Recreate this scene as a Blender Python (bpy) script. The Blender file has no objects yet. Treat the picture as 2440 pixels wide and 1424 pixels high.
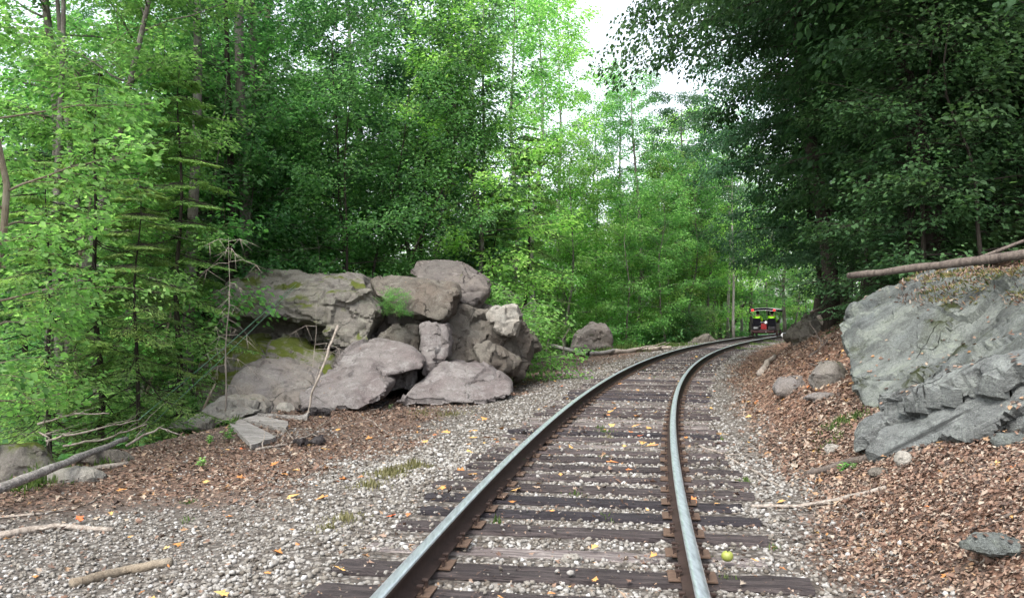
import bpy, bmesh, math, random
import numpy as np
from mathutils import Vector, Matrix
from mathutils.bvhtree import BVHTree

# ------------------------------------------------------------------ camera, world, sun, exposure
SC = bpy.context.scene
COL = SC.collection
H = 1.31            # eye height above the rail heads
F = 1950.0          # focal length in photo pixels
cam_d = bpy.data.cameras.new('camera')
cam = bpy.data.objects.new('camera', cam_d); COL.objects.link(cam)
cam.location = (0, 0, H); cam.rotation_euler = (math.radians(90), 0, 0)
cam_d.sensor_width = 36; cam_d.lens = F / 2440 * 36
cam_d.shift_y = 38 / 2440
cam_d.clip_start = 0.05; cam_d.clip_end = 1500
SC.camera = cam

SUN_EL, SUN_AZ = 55.0, -150.0      # azimuth from +Y towards +X
w = bpy.data.worlds.new('World'); SC.world = w; w.use_nodes = True
nt = w.node_tree; nt.nodes.clear()
sky = nt.nodes.new('ShaderNodeTexSky'); sky.sky_type = 'NISHITA'; sky.sun_disc = False
sky.sun_elevation = math.radians(SUN_EL); sky.sun_rotation = math.radians(SUN_AZ)
sky.air_density = 1.0; sky.dust_density = 3.0; sky.ozone_density = 1.0
hs = nt.nodes.new('ShaderNodeHueSaturation'); hs.inputs['Saturation'].default_value = 0.35
hs.inputs['Value'].default_value = 1.0
bgn = nt.nodes.new('ShaderNodeBackground'); bgn.inputs['Strength'].default_value = 0.15
wo = nt.nodes.new('ShaderNodeOutputWorld')
nt.links.new(sky.outputs[0], hs.inputs['Color']); nt.links.new(hs.outputs[0], bgn.inputs['Color'])
nt.links.new(bgn.outputs[0], wo.inputs['Surface'])
sl = bpy.data.lights.new('sun', 'SUN'); sl.energy = 1.15; sl.angle = math.radians(28); sl.color = (1.0, 0.96, 0.9)
so = bpy.data.objects.new('sun', sl); COL.objects.link(so)
az, el = math.radians(SUN_AZ), math.radians(SUN_EL)
sd = Vector((math.sin(az) * math.cos(el), math.cos(az) * math.cos(el), math.sin(el)))
so.rotation_euler = sd.to_track_quat('Z', 'Y').to_euler(); so.location = sd * 60
SC.view_settings.view_transform = 'Standard'; SC.view_settings.look = 'None'
SC.view_settings.gamma = 1.0; SC.view_settings.use_curve_mapping = False
SC.view_settings.exposure = 1.88
cy = SC.cycles
cy.max_bounces = 7; cy.diffuse_bounces = 4; cy.glossy_bounces = 3; cy.transmission_bounces = 5
cy.transparent_max_bounces = 4; cy.sample_clamp_indirect = 6; cy.use_denoising = True
cy.use_adaptive_sampling = True; cy.adaptive_threshold = 0.02

random.seed(7)
RNG = np.random.default_rng(11)

# ------------------------------------------------------------------ numpy noise
def _h(ix, iy, iz, s):
    n = (ix.astype(np.int64) * 374761393 + iy.astype(np.int64) * 668265263 + iz.astype(np.int64) * 2147483647 + s * 1274126177) & 0xFFFFFFFF
    n = ((n ^ (n >> 13)) * 1274126177) & 0xFFFFFFFF
    n = ((n ^ (n >> 16)) * 2246822519) & 0xFFFFFFFF
    return ((n ^ (n >> 15)) & 0xFFFFFF) / float(0xFFFFFF)
def vnoise(P, s=0):
    P = np.asarray(P, float); I = np.floor(P); f = P - I; f = f * f * (3 - 2 * f)
    x, y, z = I[:, 0], I[:, 1], I[:, 2]; r = 0
    for dx in (0, 1):
        for dy in (0, 1):
            for dz in (0, 1):
                wgt = (f[:, 0] if dx else 1 - f[:, 0]) * (f[:, 1] if dy else 1 - f[:, 1]) * (f[:, 2] if dz else 1 - f[:, 2])
                r = r + wgt * _h(x + dx, y + dy, z + dz, s)
    return r * 2 - 1
def fbm(P, s=0, o=4):
    P = np.asarray(P, float); a = 1.0; r = 0
    for k in range(o):
        r = r + a * vnoise(P * (2.03 ** k) + 17.3 * k, s + k); a *= 0.5
    return r
def voro(P, s=0):
    P = np.asarray(P, float); I = np.floor(P); n = len(P)
    f1 = np.full(n, 9.0); f2 = np.full(n, 9.0); val = np.zeros(n)
    for dx in (-1, 0, 1):
        for dy in (-1, 0, 1):
            for dz in (-1, 0, 1):
                cx, cyy, cz = I[:, 0] + dx, I[:, 1] + dy, I[:, 2] + dz
                q = np.stack([cx + _h(cx, cyy, cz, s), cyy + _h(cx, cyy, cz, s + 1), cz + _h(cx, cyy, cz, s + 2)], 1)
                d = np.linalg.norm(P - q, axis=1); v = _h(cx, cyy, cz, s + 3)
                m = d < f1
                f2 = np.where(m, f1, np.minimum(f2, d)); val = np.where(m, v, val); f1 = np.where(m, d, f1)
    return f1, f2, val
def facet(P, cell, s, amp):
    Q = P / cell; I = np.floor(Q); n = len(Q); f1 = np.full(n, 9.0); out = np.zeros(n)
    for dx in (-1, 0, 1):
        for dy in (-1, 0, 1):
            for dz in (-1, 0, 1):
                c = [I[:, 0] + dx, I[:, 1] + dy, I[:, 2] + dz]; q = np.stack([c[k] + _h(*c, s + k) for k in range(3)], 1)
                g = np.stack([_h(*c, s + 10 + k) * 2 - 1 for k in range(3)], 1); d = Q - q; dd = np.linalg.norm(d, axis=1); m = dd < f1
                v = (g * d).sum(1) + .8 * (_h(*c, s + 20) - .5); out = np.where(m, v, out); f1 = np.where(m, dd, f1)
    return out * amp
def sst(a, b, x):
    t = np.clip((x - a) / (b - a), 0, 1); return t * t * (3 - 2 * t)

# ------------------------------------------------------------------ track curve and terrain
def xc(y): return -0.38 + 0.119 * y + 0.0039 * y * y
def xs(y): return 0.119 + 0.0078 * y
def lat(x, y): return (x - xc(y)) / np.sqrt(1 + xs(y) ** 2)
def height(x, y, fine=True):
    x = np.asarray(x, float); y = np.asarray(y, float)
    d = lat(x, y)
    P = np.stack([x, y, np.zeros_like(x)], -1).reshape(-1, 3)
    nz = fbm(P * 0.55, 3, 4).reshape(x.shape)
    nl = fbm(P * 0.09, 9, 3).reshape(x.shape)
    z = np.full_like(x, -0.205)
    z = z - 0.10 * sst(-1.5, -3.0, d)
    z = z + 0.05 * nz * sst(1.4, 2.4, np.abs(d))
    edge = 5.4 - 1.6 * sst(30, 44, y)
    e = np.maximum(0, -d - edge)
    z = z - 2.6 * sst(0, 6.5, e) - 0.06 * np.minimum(e, 30) + 0.05 * np.maximum(0, e - 26) + 0.35 * nz * sst(0.5, 4, e) + 1.2 * nl * sst(6, 20, e)
    r = np.maximum(0, d - 1.5 - 1.0 * sst(14, 28, y))
    z = z + 0.50 * r * sst(0, 1.0, r) * np.where(r < 9, 1, 1) - 0.22 * np.maximum(0, r - 5) - 0.16 * np.maximum(0, r - 16) + 0.16 * nz * sst(0.4, 3, r) + 1.0 * nl * sst(3, 14, r)
    if fine:
        z = z + 0.012 * vnoise(P * 9, 5).reshape(x.shape) * sst(1.2, 1.6, np.abs(d))
    return z
def hz(x, y): return float(height(np.array([x]), np.array([y]))[0])
def px3(px, py, Y):          # photo pixel at a distance -> point in the place
    return Vector(((px - 1220) / F * Y, Y, H - (py - 750) / F * Y))
def gp(px, py, lift=0.0, y0=2.0, y1=140.0):   # where the pixel's ray meets the ground
    ys = np.geomspace(y0, y1, 900)
    X = (px - 1220) / F * ys; Z = H - (py - 750) / F * ys
    g = height(X, ys) + lift
    k = np.argmax(Z < g) if np.any(Z < g) else len(ys) - 1
    return Vector((X[k], ys[k], g[k]))

# ------------------------------------------------------------------ object helpers
def tag(o, label=None, cat=None, group=None, kind=None):
    if label: o['label'] = label
    if cat: o['category'] = cat
    if group: o['group'] = group
    if kind: o['kind'] = kind
    return o
def empty(name, loc=(0, 0, 0), rz=0, **k):
    o = bpy.data.objects.new(name, None); COL.objects.link(o)
    o.location = loc; o.rotation_euler = (0, 0, rz); o.empty_display_size = 0.2
    return tag(o, **k)
def linkmesh(name, me, parent=None, mats=(), loc=None):
    for m in mats:
        me.materials.append(m)
    o = bpy.data.objects.new(name, me); COL.objects.link(o)
    if parent: o.parent = parent
    if loc is not None: o.location = loc
    return o
def npmesh(name, V, loops, sizes, smooth=False, var=None, matidx=None):
    me = bpy.data.meshes.new(name)
    V = np.ascontiguousarray(V, np.float32); loops = np.ascontiguousarray(loops, np.int32); sizes = np.ascontiguousarray(sizes, np.int32)
    me.vertices.add(len(V)); me.vertices.foreach_set('co', V.ravel())
    me.loops.add(len(loops)); me.loops.foreach_set('vertex_index', loops)
    me.polygons.add(len(sizes))
    st = np.concatenate([[0], np.cumsum(sizes)[:-1]]).astype(np.int32)
    me.polygons.foreach_set('loop_start', st)
    if smooth: me.polygons.foreach_set('use_smooth', np.ones(len(sizes), bool))
    if matidx is not None: me.polygons.foreach_set('material_index', np.ascontiguousarray(matidx, np.int32))
    me.update(calc_edges=True)
    if var is not None:
        a = me.attributes.new('var', 'FLOAT', 'FACE'); a.data.foreach_set('value', np.ascontiguousarray(var, np.float32))
    return me
def bmmesh(name, bm, smooth=False):
    me = bpy.data.meshes.new(name)
    bmesh.ops.recalc_face_normals(bm, faces=bm.faces)
    bm.to_mesh(me); bm.free()
    if smooth:
        for p in me.polygons: p.use_smooth = True
    return me
def bm_box(bm, c, s, rot=None, bevel=0.0):
    r = bmesh.ops.create_cube(bm, size=1.0)
    vs = r['verts']
    M = Matrix.Translation(c) @ (rot.to_4x4() if rot else Matrix()) @ Matrix.Diagonal((*s, 1))
    bmesh.ops.transform(bm, matrix=M, verts=vs)
    if bevel:
        es = list({e for v in vs for e in v.link_edges})
        bmesh.ops.bevel(bm, geom=es, offset=bevel, segments=2, affect='EDGES', profile=0.6)
def bm_cyl(bm, a, b, r0, r1=None, seg=12):
    a, b = Vector(a), Vector(b); r1 = r0 if r1 is None else r1
    d = b - a; q = d.to_track_quat('Z', 'Y').to_matrix().to_4x4()
    bmesh.ops.create_cone(bm, cap_ends=True, segments=seg, radius1=r0, radius2=r1, depth=d.length,
                          matrix=Matrix.Translation((a + b) / 2) @ q)

# ------------------------------------------------------------------ materials
MATS = {}
class NB:
    def __init__(s, name):
        s.m = bpy.data.materials.new(name); s.m.use_nodes = True
        s.t = s.m.node_tree; s.b = s.t.nodes['Principled BSDF']; s.out = s.t.nodes['Material Output']
    def n(s, t, **k):
        x = s.t.nodes.new(t)
        for a, v in k.items():
            if a in x.inputs.keys(): x.inputs[a].default_value = v
            else: setattr(x, a, v)
        return x
    def l(s, a, b): s.t.links.new(a, b)
    def coord(s, scale=(1, 1, 1), rot=(0, 0, 0)):
        c = s.n('ShaderNodeTexCoord'); m = s.n('ShaderNodeMapping'); m.inputs['Scale'].default_value = scale
        m.inputs['Rotation'].default_value = rot
        s.l(c.outputs['Object'], m.inputs['Vector']); return m.outputs[0]
    def noise(s, vec, scale, detail=5, rough=0.6, dist=0.0):
        x = s.n('ShaderNodeTexNoise'); x.inputs['Scale'].default_value = scale; x.inputs['Detail'].default_value = detail
        x.inputs['Roughness'].default_value = rough; x.inputs['Distortion'].default_value = dist
        s.l(vec, x.inputs['Vector']); return x.outputs['Fac']
    def ramp(s, fac, stops, interp='LINEAR'):
        x = s.n('ShaderNodeValToRGB'); e = x.color_ramp.elements; x.color_ramp.interpolation = interp
        while len(e) > 1: e.remove(e[-1])
        for i, (p, c) in enumerate(stops):
            el_ = e[0] if i == 0 else e.new(p)
            el_.position = p
            el_.color = (c, c, c, 1) if isinstance(c, (int, float)) else (*c, 1)
        s.l(fac, x.inputs[0]); return x.outputs[0]
    def mix(s, fac, a, b, mode='MIX'):
        x = s.n('ShaderNodeMix'); x.data_type = 'RGBA'; x.blend_type = mode
        for v, i in ((fac, 0), (a, 6), (b, 7)):
            if hasattr(v, 'is_linked') or hasattr(v, 'links'): s.l(v, x.inputs[i])
            elif i == 0: x.inputs[0].default_value = v
            else: x.inputs[i].default_value = (*v, 1)
        return x.outputs[2]
    def math(s, op, a, b=0.0):
        x = s.n('ShaderNodeMath'); x.operation = op
        for v, i in ((a, 0), (b, 1)):
            if isinstance(v, (int, float)): x.inputs[i].default_value = v
            else: s.l(v, x.inputs[i])
        return x.outputs[0]
    def bump(s, h, dist=0.02, strength=1.0):
        x = s.n('ShaderNodeBump'); x.inputs['Distance'].default_value = dist; x.inputs['Strength'].default_value = strength
        s.l(h, x.inputs['Height']); s.l(x.outputs[0], s.b.inputs['Normal']); return x
    def col(s, c):
        if isinstance(c, tuple): s.b.inputs['Base Color'].default_value = (*c, 1)
        else: s.l(c, s.b.inputs['Base Color'])
    def done(s, rough=0.9, spec=0.3, metal=0.0):
        s.b.inputs['Roughness'].default_value = rough; s.b.inputs['Specular IOR Level'].default_value = spec
        s.b.inputs['Metallic'].default_value = metal
        MATS[s.m.name] = s.m; return s.m

def mat_rock(name, base, warm, dark, lichen, lich_amt=0.5, moss=0.0, streak=(1, 1, 1), bump=0.02, mossc=((0.035, 0.06, 0.008), (0.12, 0.13, 0.02)), bed=None):
    b = NB(name); v = b.coord(); vs = b.coord(streak)
    n1 = b.noise(v, 1.1, 5, 0.55, 0.4); n2 = b.noise(vs, 4.5, 8, 0.7, 0.3); n3 = b.noise(v, 26, 6, 0.75); n4 = b.noise(v, 90, 3, 0.7)
    c = b.mix(b.ramp(n1, [(0.42, 0), (0.62, 1)]), base, warm)
    c = b.mix(b.ramp(n2, [(0.46, 0), (0.72, 0.8)]), c, dark)
    ln = b.noise(v, 3.2, 7, 0.72, 0.6)
    lm = b.ramp(ln, [(0.60 - 0.14 * lich_amt, 0), (0.68 - 0.1 * lich_amt, 1)])
    lm2 = b.math('MULTIPLY', lm, b.ramp(n3, [(0.36, 0.15), (0.6, 1)]))
    c = b.mix(b.math('MULTIPLY', lm2, 0.75), c, lichen)
    c = b.mix(b.ramp(n3, [(0.3, 0.55), (0.5, 0.0)]), c, dark)
    c = b.mix(b.ramp(n4, [(0.56, 0.0), (0.7, 0.65)]), c, tuple(min(1, x * 1.9) for x in base))
    c = b.mix(b.ramp(n4, [(0.3, 0.7), (0.42, 0.0)]), c, tuple(x * .5 for x in dark))
    n5 = b.noise(b.coord((1.6, 1.6, .45)), 2.6, 7, .75, .8)
    c = b.mix(b.ramp(n5, [(0.56, 0.0), (0.66, 0.75)]), c, dark)
    n6 = b.noise(b.coord((.7, 1, 2.2), (.3, .5, 0)), 3.4, 8, .78, .5)
    c = b.mix(b.ramp(n6, [(0.60, 0.0), (0.66, 0.6)]), c, tuple(min(1, x * 1.15) for x in lichen))
    if bed:
        dt = b.n('ShaderNodeVectorMath'); dt.operation = 'DOT_PRODUCT'; dt.inputs[1].default_value = tuple(Vector(bed[0]).normalized()); b.l(v, dt.inputs[0])
        cv = b.n('ShaderNodeCombineXYZ'); sx = b.n('ShaderNodeSeparateXYZ'); b.l(v, sx.inputs[0])
        b.l(b.math('MULTIPLY', sx.outputs[0], .35), cv.inputs[0]); b.l(b.math('MULTIPLY', sx.outputs[1], .35), cv.inputs[1]); b.l(b.math('MULTIPLY', dt.outputs['Value'], bed[1]), cv.inputs[2])
        bn = b.noise(cv.outputs[0], 1.6, 5, .7, .3)
        c = b.mix(b.ramp(bn, [(0.40, bed[2]), (0.48, 0.0)]), c, tuple(x * .55 for x in dark))
        c = b.mix(b.ramp(bn, [(0.58, 0.0), (0.66, 0.5)]), c, lichen)
    vo = b.n('ShaderNodeTexVoronoi', feature='DISTANCE_TO_EDGE'); vo.inputs['Scale'].default_value = 0.9
    dn = b.n('ShaderNodeVectorMath'); dn.operation = 'ADD'
    nz = b.n('ShaderNodeTexNoise'); nz.inputs['Scale'].default_value = 1.6; nz.inputs['Detail'].default_value = 6
    b.l(v, nz.inputs['Vector']); b.l(v, dn.inputs[0]); b.l(nz.outputs['Color'], dn.inputs[1]); b.l(dn.outputs[0], vo.inputs['Vector'])
    crack = b.ramp(vo.outputs['Distance'], [(0.0, 0.85), (0.012, 0.0)])
    crack = b.math('MULTIPLY', crack, b.ramp(b.noise(v, 1.4, 3), [(0.5, 0.0), (0.6, 1.0)]))
    c = b.mix(crack, c, tuple(x * 0.25 for x in dark))
    if moss > 0:
        g = b.n('ShaderNodeNewGeometry'); sp = b.n('ShaderNodeSeparateXYZ'); b.l(g.outputs['Normal'], sp.inputs[0])
        up = b.ramp(sp.outputs['Z'], [(0.35, 0), (0.75, 1)])
        mm = b.ramp(b.noise(v, 1.5, 8, 0.65, 0.5), [(0.66 - 0.3 * moss, 0), (0.72 - 0.3 * moss, 1)])
        mcol = b.mix(b.noise(v, 14, 5), *mossc)
        c = b.mix(b.math('MULTIPLY', up, mm), c, mcol)
    b.col(c)
    hh = b.math('ADD', b.math('MULTIPLY', n2, 0.6), b.math('ADD', b.math('MULTIPLY', n3, 0.5), b.math('MULTIPLY', n4, 0.15)))
    hh = b.math('SUBTRACT', hh, b.math('MULTIPLY', crack, 0.6))
    b.bump(hh, bump * 3.2, 1.0)
    return b.done(0.92, 0.25)
def mat_bark(name, a, c2, pale=None, rough=0.95):
    b = NB(name); v = b.coord((1, 1, 0.22)); v0 = b.coord()
    n = b.noise(v, 26, 6, 0.7, 0.3); n2 = b.noise(v0, 2.2, 4, 0.6)
    c = b.mix(b.ramp(n, [(0.35, 0), (0.62, 1)]), a, c2)
    if pale: c = b.mix(b.ramp(n2, [(0.48, 0), (0.62, 0.8)]), c, pale)
    b.col(c); b.bump(n, 0.03, 0.9); return b.done(rough, 0.2)
def mat_leaf(name, cols, trans=0.56, rough=0.55, objvar=0.34, spec=0.28):
    b = NB(name)
    a = b.n('ShaderNodeAttribute', attribute_name='var')
    oi = b.n('ShaderNodeObjectInfo')
    c = b.ramp(a.outputs['Fac'], [(i / (len(cols) - 1), k) for i, k in enumerate(cols)])
    h = b.n('ShaderNodeHueSaturation')
    b.l(c, h.inputs['Color'])
    h.inputs['Saturation'].default_value = .9
    hv = b.n('ShaderNodeMapRange'); hv.inputs[3].default_value = 0.5 - 0.012; hv.inputs[4].default_value = 0.5 + 0.016
    b.l(oi.outputs['Random'], hv.inputs[0]); b.l(hv.outputs[0], h.inputs['Hue'])
    vv = b.n('ShaderNodeMapRange'); vv.inputs[3].default_value = 1 - objvar; vv.inputs[4].default_value = 1 + objvar
    m7 = b.math('FRACT', b.math('MULTIPLY', oi.outputs['Random'], 7.31)); b.l(m7, vv.inputs[0]); b.l(vv.outputs[0], h.inputs['Value'])
    b.l(h.outputs[0], b.b.inputs['Base Color'])
    tr = b.n('ShaderNodeBsdfTranslucent')
    tc = b.mix(0.55, h.outputs[0], (0.85, 1.0, 0.42), 'MULTIPLY')
    br = b.n('ShaderNodeHueSaturation'); br.inputs['Value'].default_value = 1.9; b.l(tc, br.inputs['Color'])
    b.l(br.outputs[0], tr.inputs['Color'])
    mx = b.n('ShaderNodeMixShader'); mx.inputs[0].default_value = trans
    b.l(b.b.outputs[0], mx.inputs[1]); b.l(tr.outputs[0], mx.inputs[2]); b.l(mx.outputs[0], b.out.inputs['Surface'])
    return b.done(rough, spec)
def mat_ramp(name, cols, rough=0.9, spec=0.25, bscale=60, bd=0.004):
    b = NB(name); a = b.n('ShaderNodeAttribute', attribute_name='var')
    c = b.ramp(a.outputs['Fac'], [(i / (len(cols) - 1), k) for i, k in enumerate(cols)])
    n = b.noise(b.coord(), bscale, 4)
    c = b.mix(b.ramp(n, [(0.3, 0.5), (0.55, 0.0)]), c, (0.03, 0.025, 0.02))
    b.col(c); b.bump(n, bd, 0.6); return b.done(rough, spec)
def mat_plain(name, c, rough=0.6, spec=0.4, metal=0.0, var=0.3, scale=12):
    b = NB(name); n = b.noise(b.coord(), scale, 5, 0.65)
    b.col(b.mix(b.ramp(n, [(0.35, 0.0), (0.7, 1.0)]), c, tuple(x * (1 - var) for x in c)))
    b.bump(n, 0.003, 0.5); return b.done(rough, spec, metal)
def mat_wood(name, a, c2, dark):
    b = NB(name); v = b.coord((0.35, 6, 6)); v0 = b.coord()
    n = b.noise(v, 5, 8, 0.7, 0.4); n2 = b.noise(v0, 3, 5); n3 = b.noise(b.coord((0.5, 14, 14)), 9, 4, 0.7)
    oi = b.n('ShaderNodeObjectInfo')
    c = b.mix(b.ramp(n2, [(0.4, 0), (0.65, 1)]), a, c2)
    c = b.mix(b.ramp(n, [(0.44, 0.9), (0.56, 0.0)]), c, dark)
    c = b.mix(b.ramp(n3, [(0.36, 1.0), (0.43, 0.0)]), c, tuple(x * 0.3 for x in dark))
    h = b.n('ShaderNodeHueSaturation'); b.l(c, h.inputs['Color'])
    vv = b.n('ShaderNodeMapRange'); vv.inputs[3].default_value = 0.72; vv.inputs[4].default_value = 1.3
    b.l(oi.outputs['Random'], vv.inputs[0]); b.l(vv.outputs[0], h.inputs['Value'])
    b.col(h.outputs[0]); b.bump(b.math('ADD', n, n3), 0.02, 0.9); return b.done(0.85, 0.3)

GREY_ROCK = mat_rock('grey_rock', (0.1583, 0.145, 0.1385), (0.1978, 0.1714, 0.145), (0.07912, 0.06923, 0.06593), (0.2374, 0.2308, 0.2044), 0.4, 0.0)
MOSSY_ROCK = mat_rock('mossy_grey_rock', (0.1693, 0.1546, 0.1398), (0.2134, 0.1987, 0.1619), (0.08096, 0.0736, 0.06624), (0.265, 0.265, 0.2134), 0.5, 0.42, bed=((0.05, 0.1, 1), 2.2, .5))
MOSSIER_ROCK = mat_rock('thick_moss_rock', (0.176, 0.16, 0.144), (0.216, 0.2, 0.16), (0.088, 0.08, 0.072), (0.264, 0.264, 0.208), 0.4, 0.8)
MAUVE_ROCK = mat_rock('mauve_rock', (0.1727, 0.1566, 0.15), (0.1329, 0.11, 0.1068), (0.07306, 0.06334, 0.06138), (0.2656, 0.2567, 0.2469), 0.6, 0.0)
TAN_ROCK = mat_rock('tan_rock', (0.1349, 0.123, 0.104), (0.1149, 0.09425, 0.07664), (0.04998, 0.04189, 0.03559), (0.185, 0.178, 0.1588), 0.5, 0.1)
DARK_ROCK = mat_rock('dark_rock', (0.12, 0.108, 0.10), (0.155, 0.135, 0.12), (0.07, 0.06, 0.057), (0.22, 0.2, 0.19), 0.2, 0.05)
PALE_ROCK = mat_rock('pale_rock', (0.296, 0.28, 0.248), (0.272, 0.24, 0.2), (0.152, 0.144, 0.128), (0.368, 0.36, 0.32), 0.5, 0.1)
GREEN_ROCK = mat_rock('lichen_rock', (0.1557, 0.1689, 0.1557), (0.1192, 0.1325, 0.1325), (0.0563, 0.05962, 0.0563), (0.2252, 0.2517, 0.2053), 0.75, 0.38, (1, 1, 1), 0.025, ((0.01192, 0.01987, 0.003974), (0.03974, 0.04306, 0.009936)), bed=((-0.3, 0.5, 0.75), 1.6, .45))
SLAB_ROCK = mat_rock('layered_rock', (0.1926, 0.2061, 0.1974), (0.1434, 0.1478, 0.1428), (0.05376, 0.05555, 0.0546), (0.3226, 0.3494, 0.3192), 0.5, 0.12, (0.6, 0.6, 3.5), 0.03, bed=((-0.42, 0.34, 0.84), 5.0, .85))
BARK_GREY = mat_bark('grey_bark', (0.075, 0.065, 0.055), (0.16, 0.145, 0.125), (0.2, 0.2, 0.17))
BARK_DARK = mat_bark('dark_bark', (0.018, 0.015, 0.012), (0.045, 0.038, 0.03))
BARK_PALE = mat_bark('pale_bark', (0.22, 0.205, 0.18), (0.36, 0.34, 0.31), (0.40, 0.39, 0.36))
BARK_TAN = mat_bark('tan_bark', (0.14, 0.11, 0.08), (0.24, 0.20, 0.15), (0.27, 0.24, 0.19))
BARK_LOG = mat_bark('log_bark', (0.072, 0.0576, 0.0504), (0.144, 0.1188, 0.1008))
DEAD_WOOD = mat_bark('dead_wood', (0.17, 0.14, 0.115), (0.34, 0.30, 0.26))
CHAR_WOOD = mat_bark('charred_wood', (0.015, 0.012, 0.012), (0.05, 0.045, 0.045))
PLANK_WOOD = mat_wood('weathered_plank', (0.34, 0.32, 0.30), (0.26, 0.24, 0.22), (0.13, 0.12, 0.11))
L_BRIGHT = mat_leaf('bright_leaves', [(0.04025, 0.1265, 0.0299), (0.08625, 0.23, 0.0483), (0.138, 0.322, 0.069), (0.253, 0.4485, 0.1265)])
L_YELLOW = mat_leaf('yellow_green_leaves', [(0.0672, 0.168, 0.0336), (0.1456, 0.3136, 0.056), (0.2352, 0.4256, 0.084), (0.3584, 0.5152, 0.1456)])
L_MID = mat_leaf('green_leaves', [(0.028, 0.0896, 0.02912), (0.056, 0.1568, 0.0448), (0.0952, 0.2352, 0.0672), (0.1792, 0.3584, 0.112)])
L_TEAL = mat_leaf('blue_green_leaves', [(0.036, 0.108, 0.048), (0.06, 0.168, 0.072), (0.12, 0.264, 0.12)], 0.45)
L_SHADED = mat_leaf('shaded_leaves', [(0.0189, 0.04725, 0.0189), (0.0324, 0.0783, 0.027), (0.06075, 0.1283, 0.0405)], 0.4, 0.6, spec=.12)  # shade of the backlit right-hand crowns is put into this leaf colour
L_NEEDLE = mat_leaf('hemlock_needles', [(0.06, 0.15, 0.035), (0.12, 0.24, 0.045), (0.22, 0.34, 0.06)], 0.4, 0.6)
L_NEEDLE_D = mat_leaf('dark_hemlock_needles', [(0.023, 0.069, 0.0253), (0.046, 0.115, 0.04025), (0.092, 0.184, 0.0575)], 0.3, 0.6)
L_GRASS = mat_leaf('grass_blades', [(0.05, 0.10, 0.02), (0.09, 0.17, 0.03), (0.16, 0.22, 0.06)], 0.35)
L_DRYGRASS = mat_leaf('dry_grass_blades', [(0.16, 0.17, 0.05), (0.26, 0.24, 0.10), (0.36, 0.33, 0.17)], 0.3)
LITTER = mat_ramp('fallen_leaves', [(0.03483, 0.0241, 0.01905), (0.07663, 0.0467, 0.03334), (0.1324, 0.07533, 0.0516), (0.1741, 0.1055, 0.07144), (0.2159, 0.1507, 0.1111), (0.2926, 0.2486, 0.1985), (0.2507, 0.1281, 0.04763)], 0.75, 0.35, 40, 0.002)
MAPLE = mat_ramp('orange_fallen_leaves', [(0.35, 0.12, 0.03), (0.52, 0.26, 0.08), (0.55, 0.36, 0.12), (0.50, 0.10, 0.03)], 0.7, 0.35, 40, 0.002)
STONE = mat_ramp('ballast_stone', [(0.0648, 0.054, 0.0432), (0.1224, 0.108, 0.09), (0.18, 0.1656, 0.144), (0.2376, 0.2268, 0.2088), (0.3024, 0.2916, 0.2736), (0.4176, 0.4104, 0.396)], 0.9, 0.25, 55, 0.006)
RUST = mat_plain('rusty_steel', (0.05, 0.031, 0.025), 0.75, 0.4, 0.3, 0.5, 25)
RUST_PLATE = mat_plain('rusty_plate', (0.12, 0.07875, 0.05625), 0.85, 0.3, 0.2, 0.5, 30)
STEEL = NB('polished_rail_head'); STEEL.col(STEEL.mix(STEEL.ramp(STEEL.noise(STEEL.coord((8, 1, 8)), 6, 6), [(0.4, 0), (0.7, 1)]), (0.80, 0.85, 0.90), (0.50, 0.54, 0.58))); STEEL = STEEL.done(0.36, 0.5, 0.9)
TIE_GREY = mat_wood('weathered_sleeper_wood', (0.236, 0.2101, 0.1955), (0.1693, 0.1418, 0.1338), (0.07182, 0.05778, 0.0566))
TIE_BROWN = mat_wood('brown_sleeper_wood', (0.0969, 0.07941, 0.07664), (0.06864, 0.05352, 0.05165), (0.03069, 0.02417, 0.02499))
TIE_BLACK = mat_wood('creosoted_sleeper_wood', (0.05, 0.043, 0.048), (0.038, 0.032, 0.037), (0.018, 0.015, 0.018))

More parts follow.
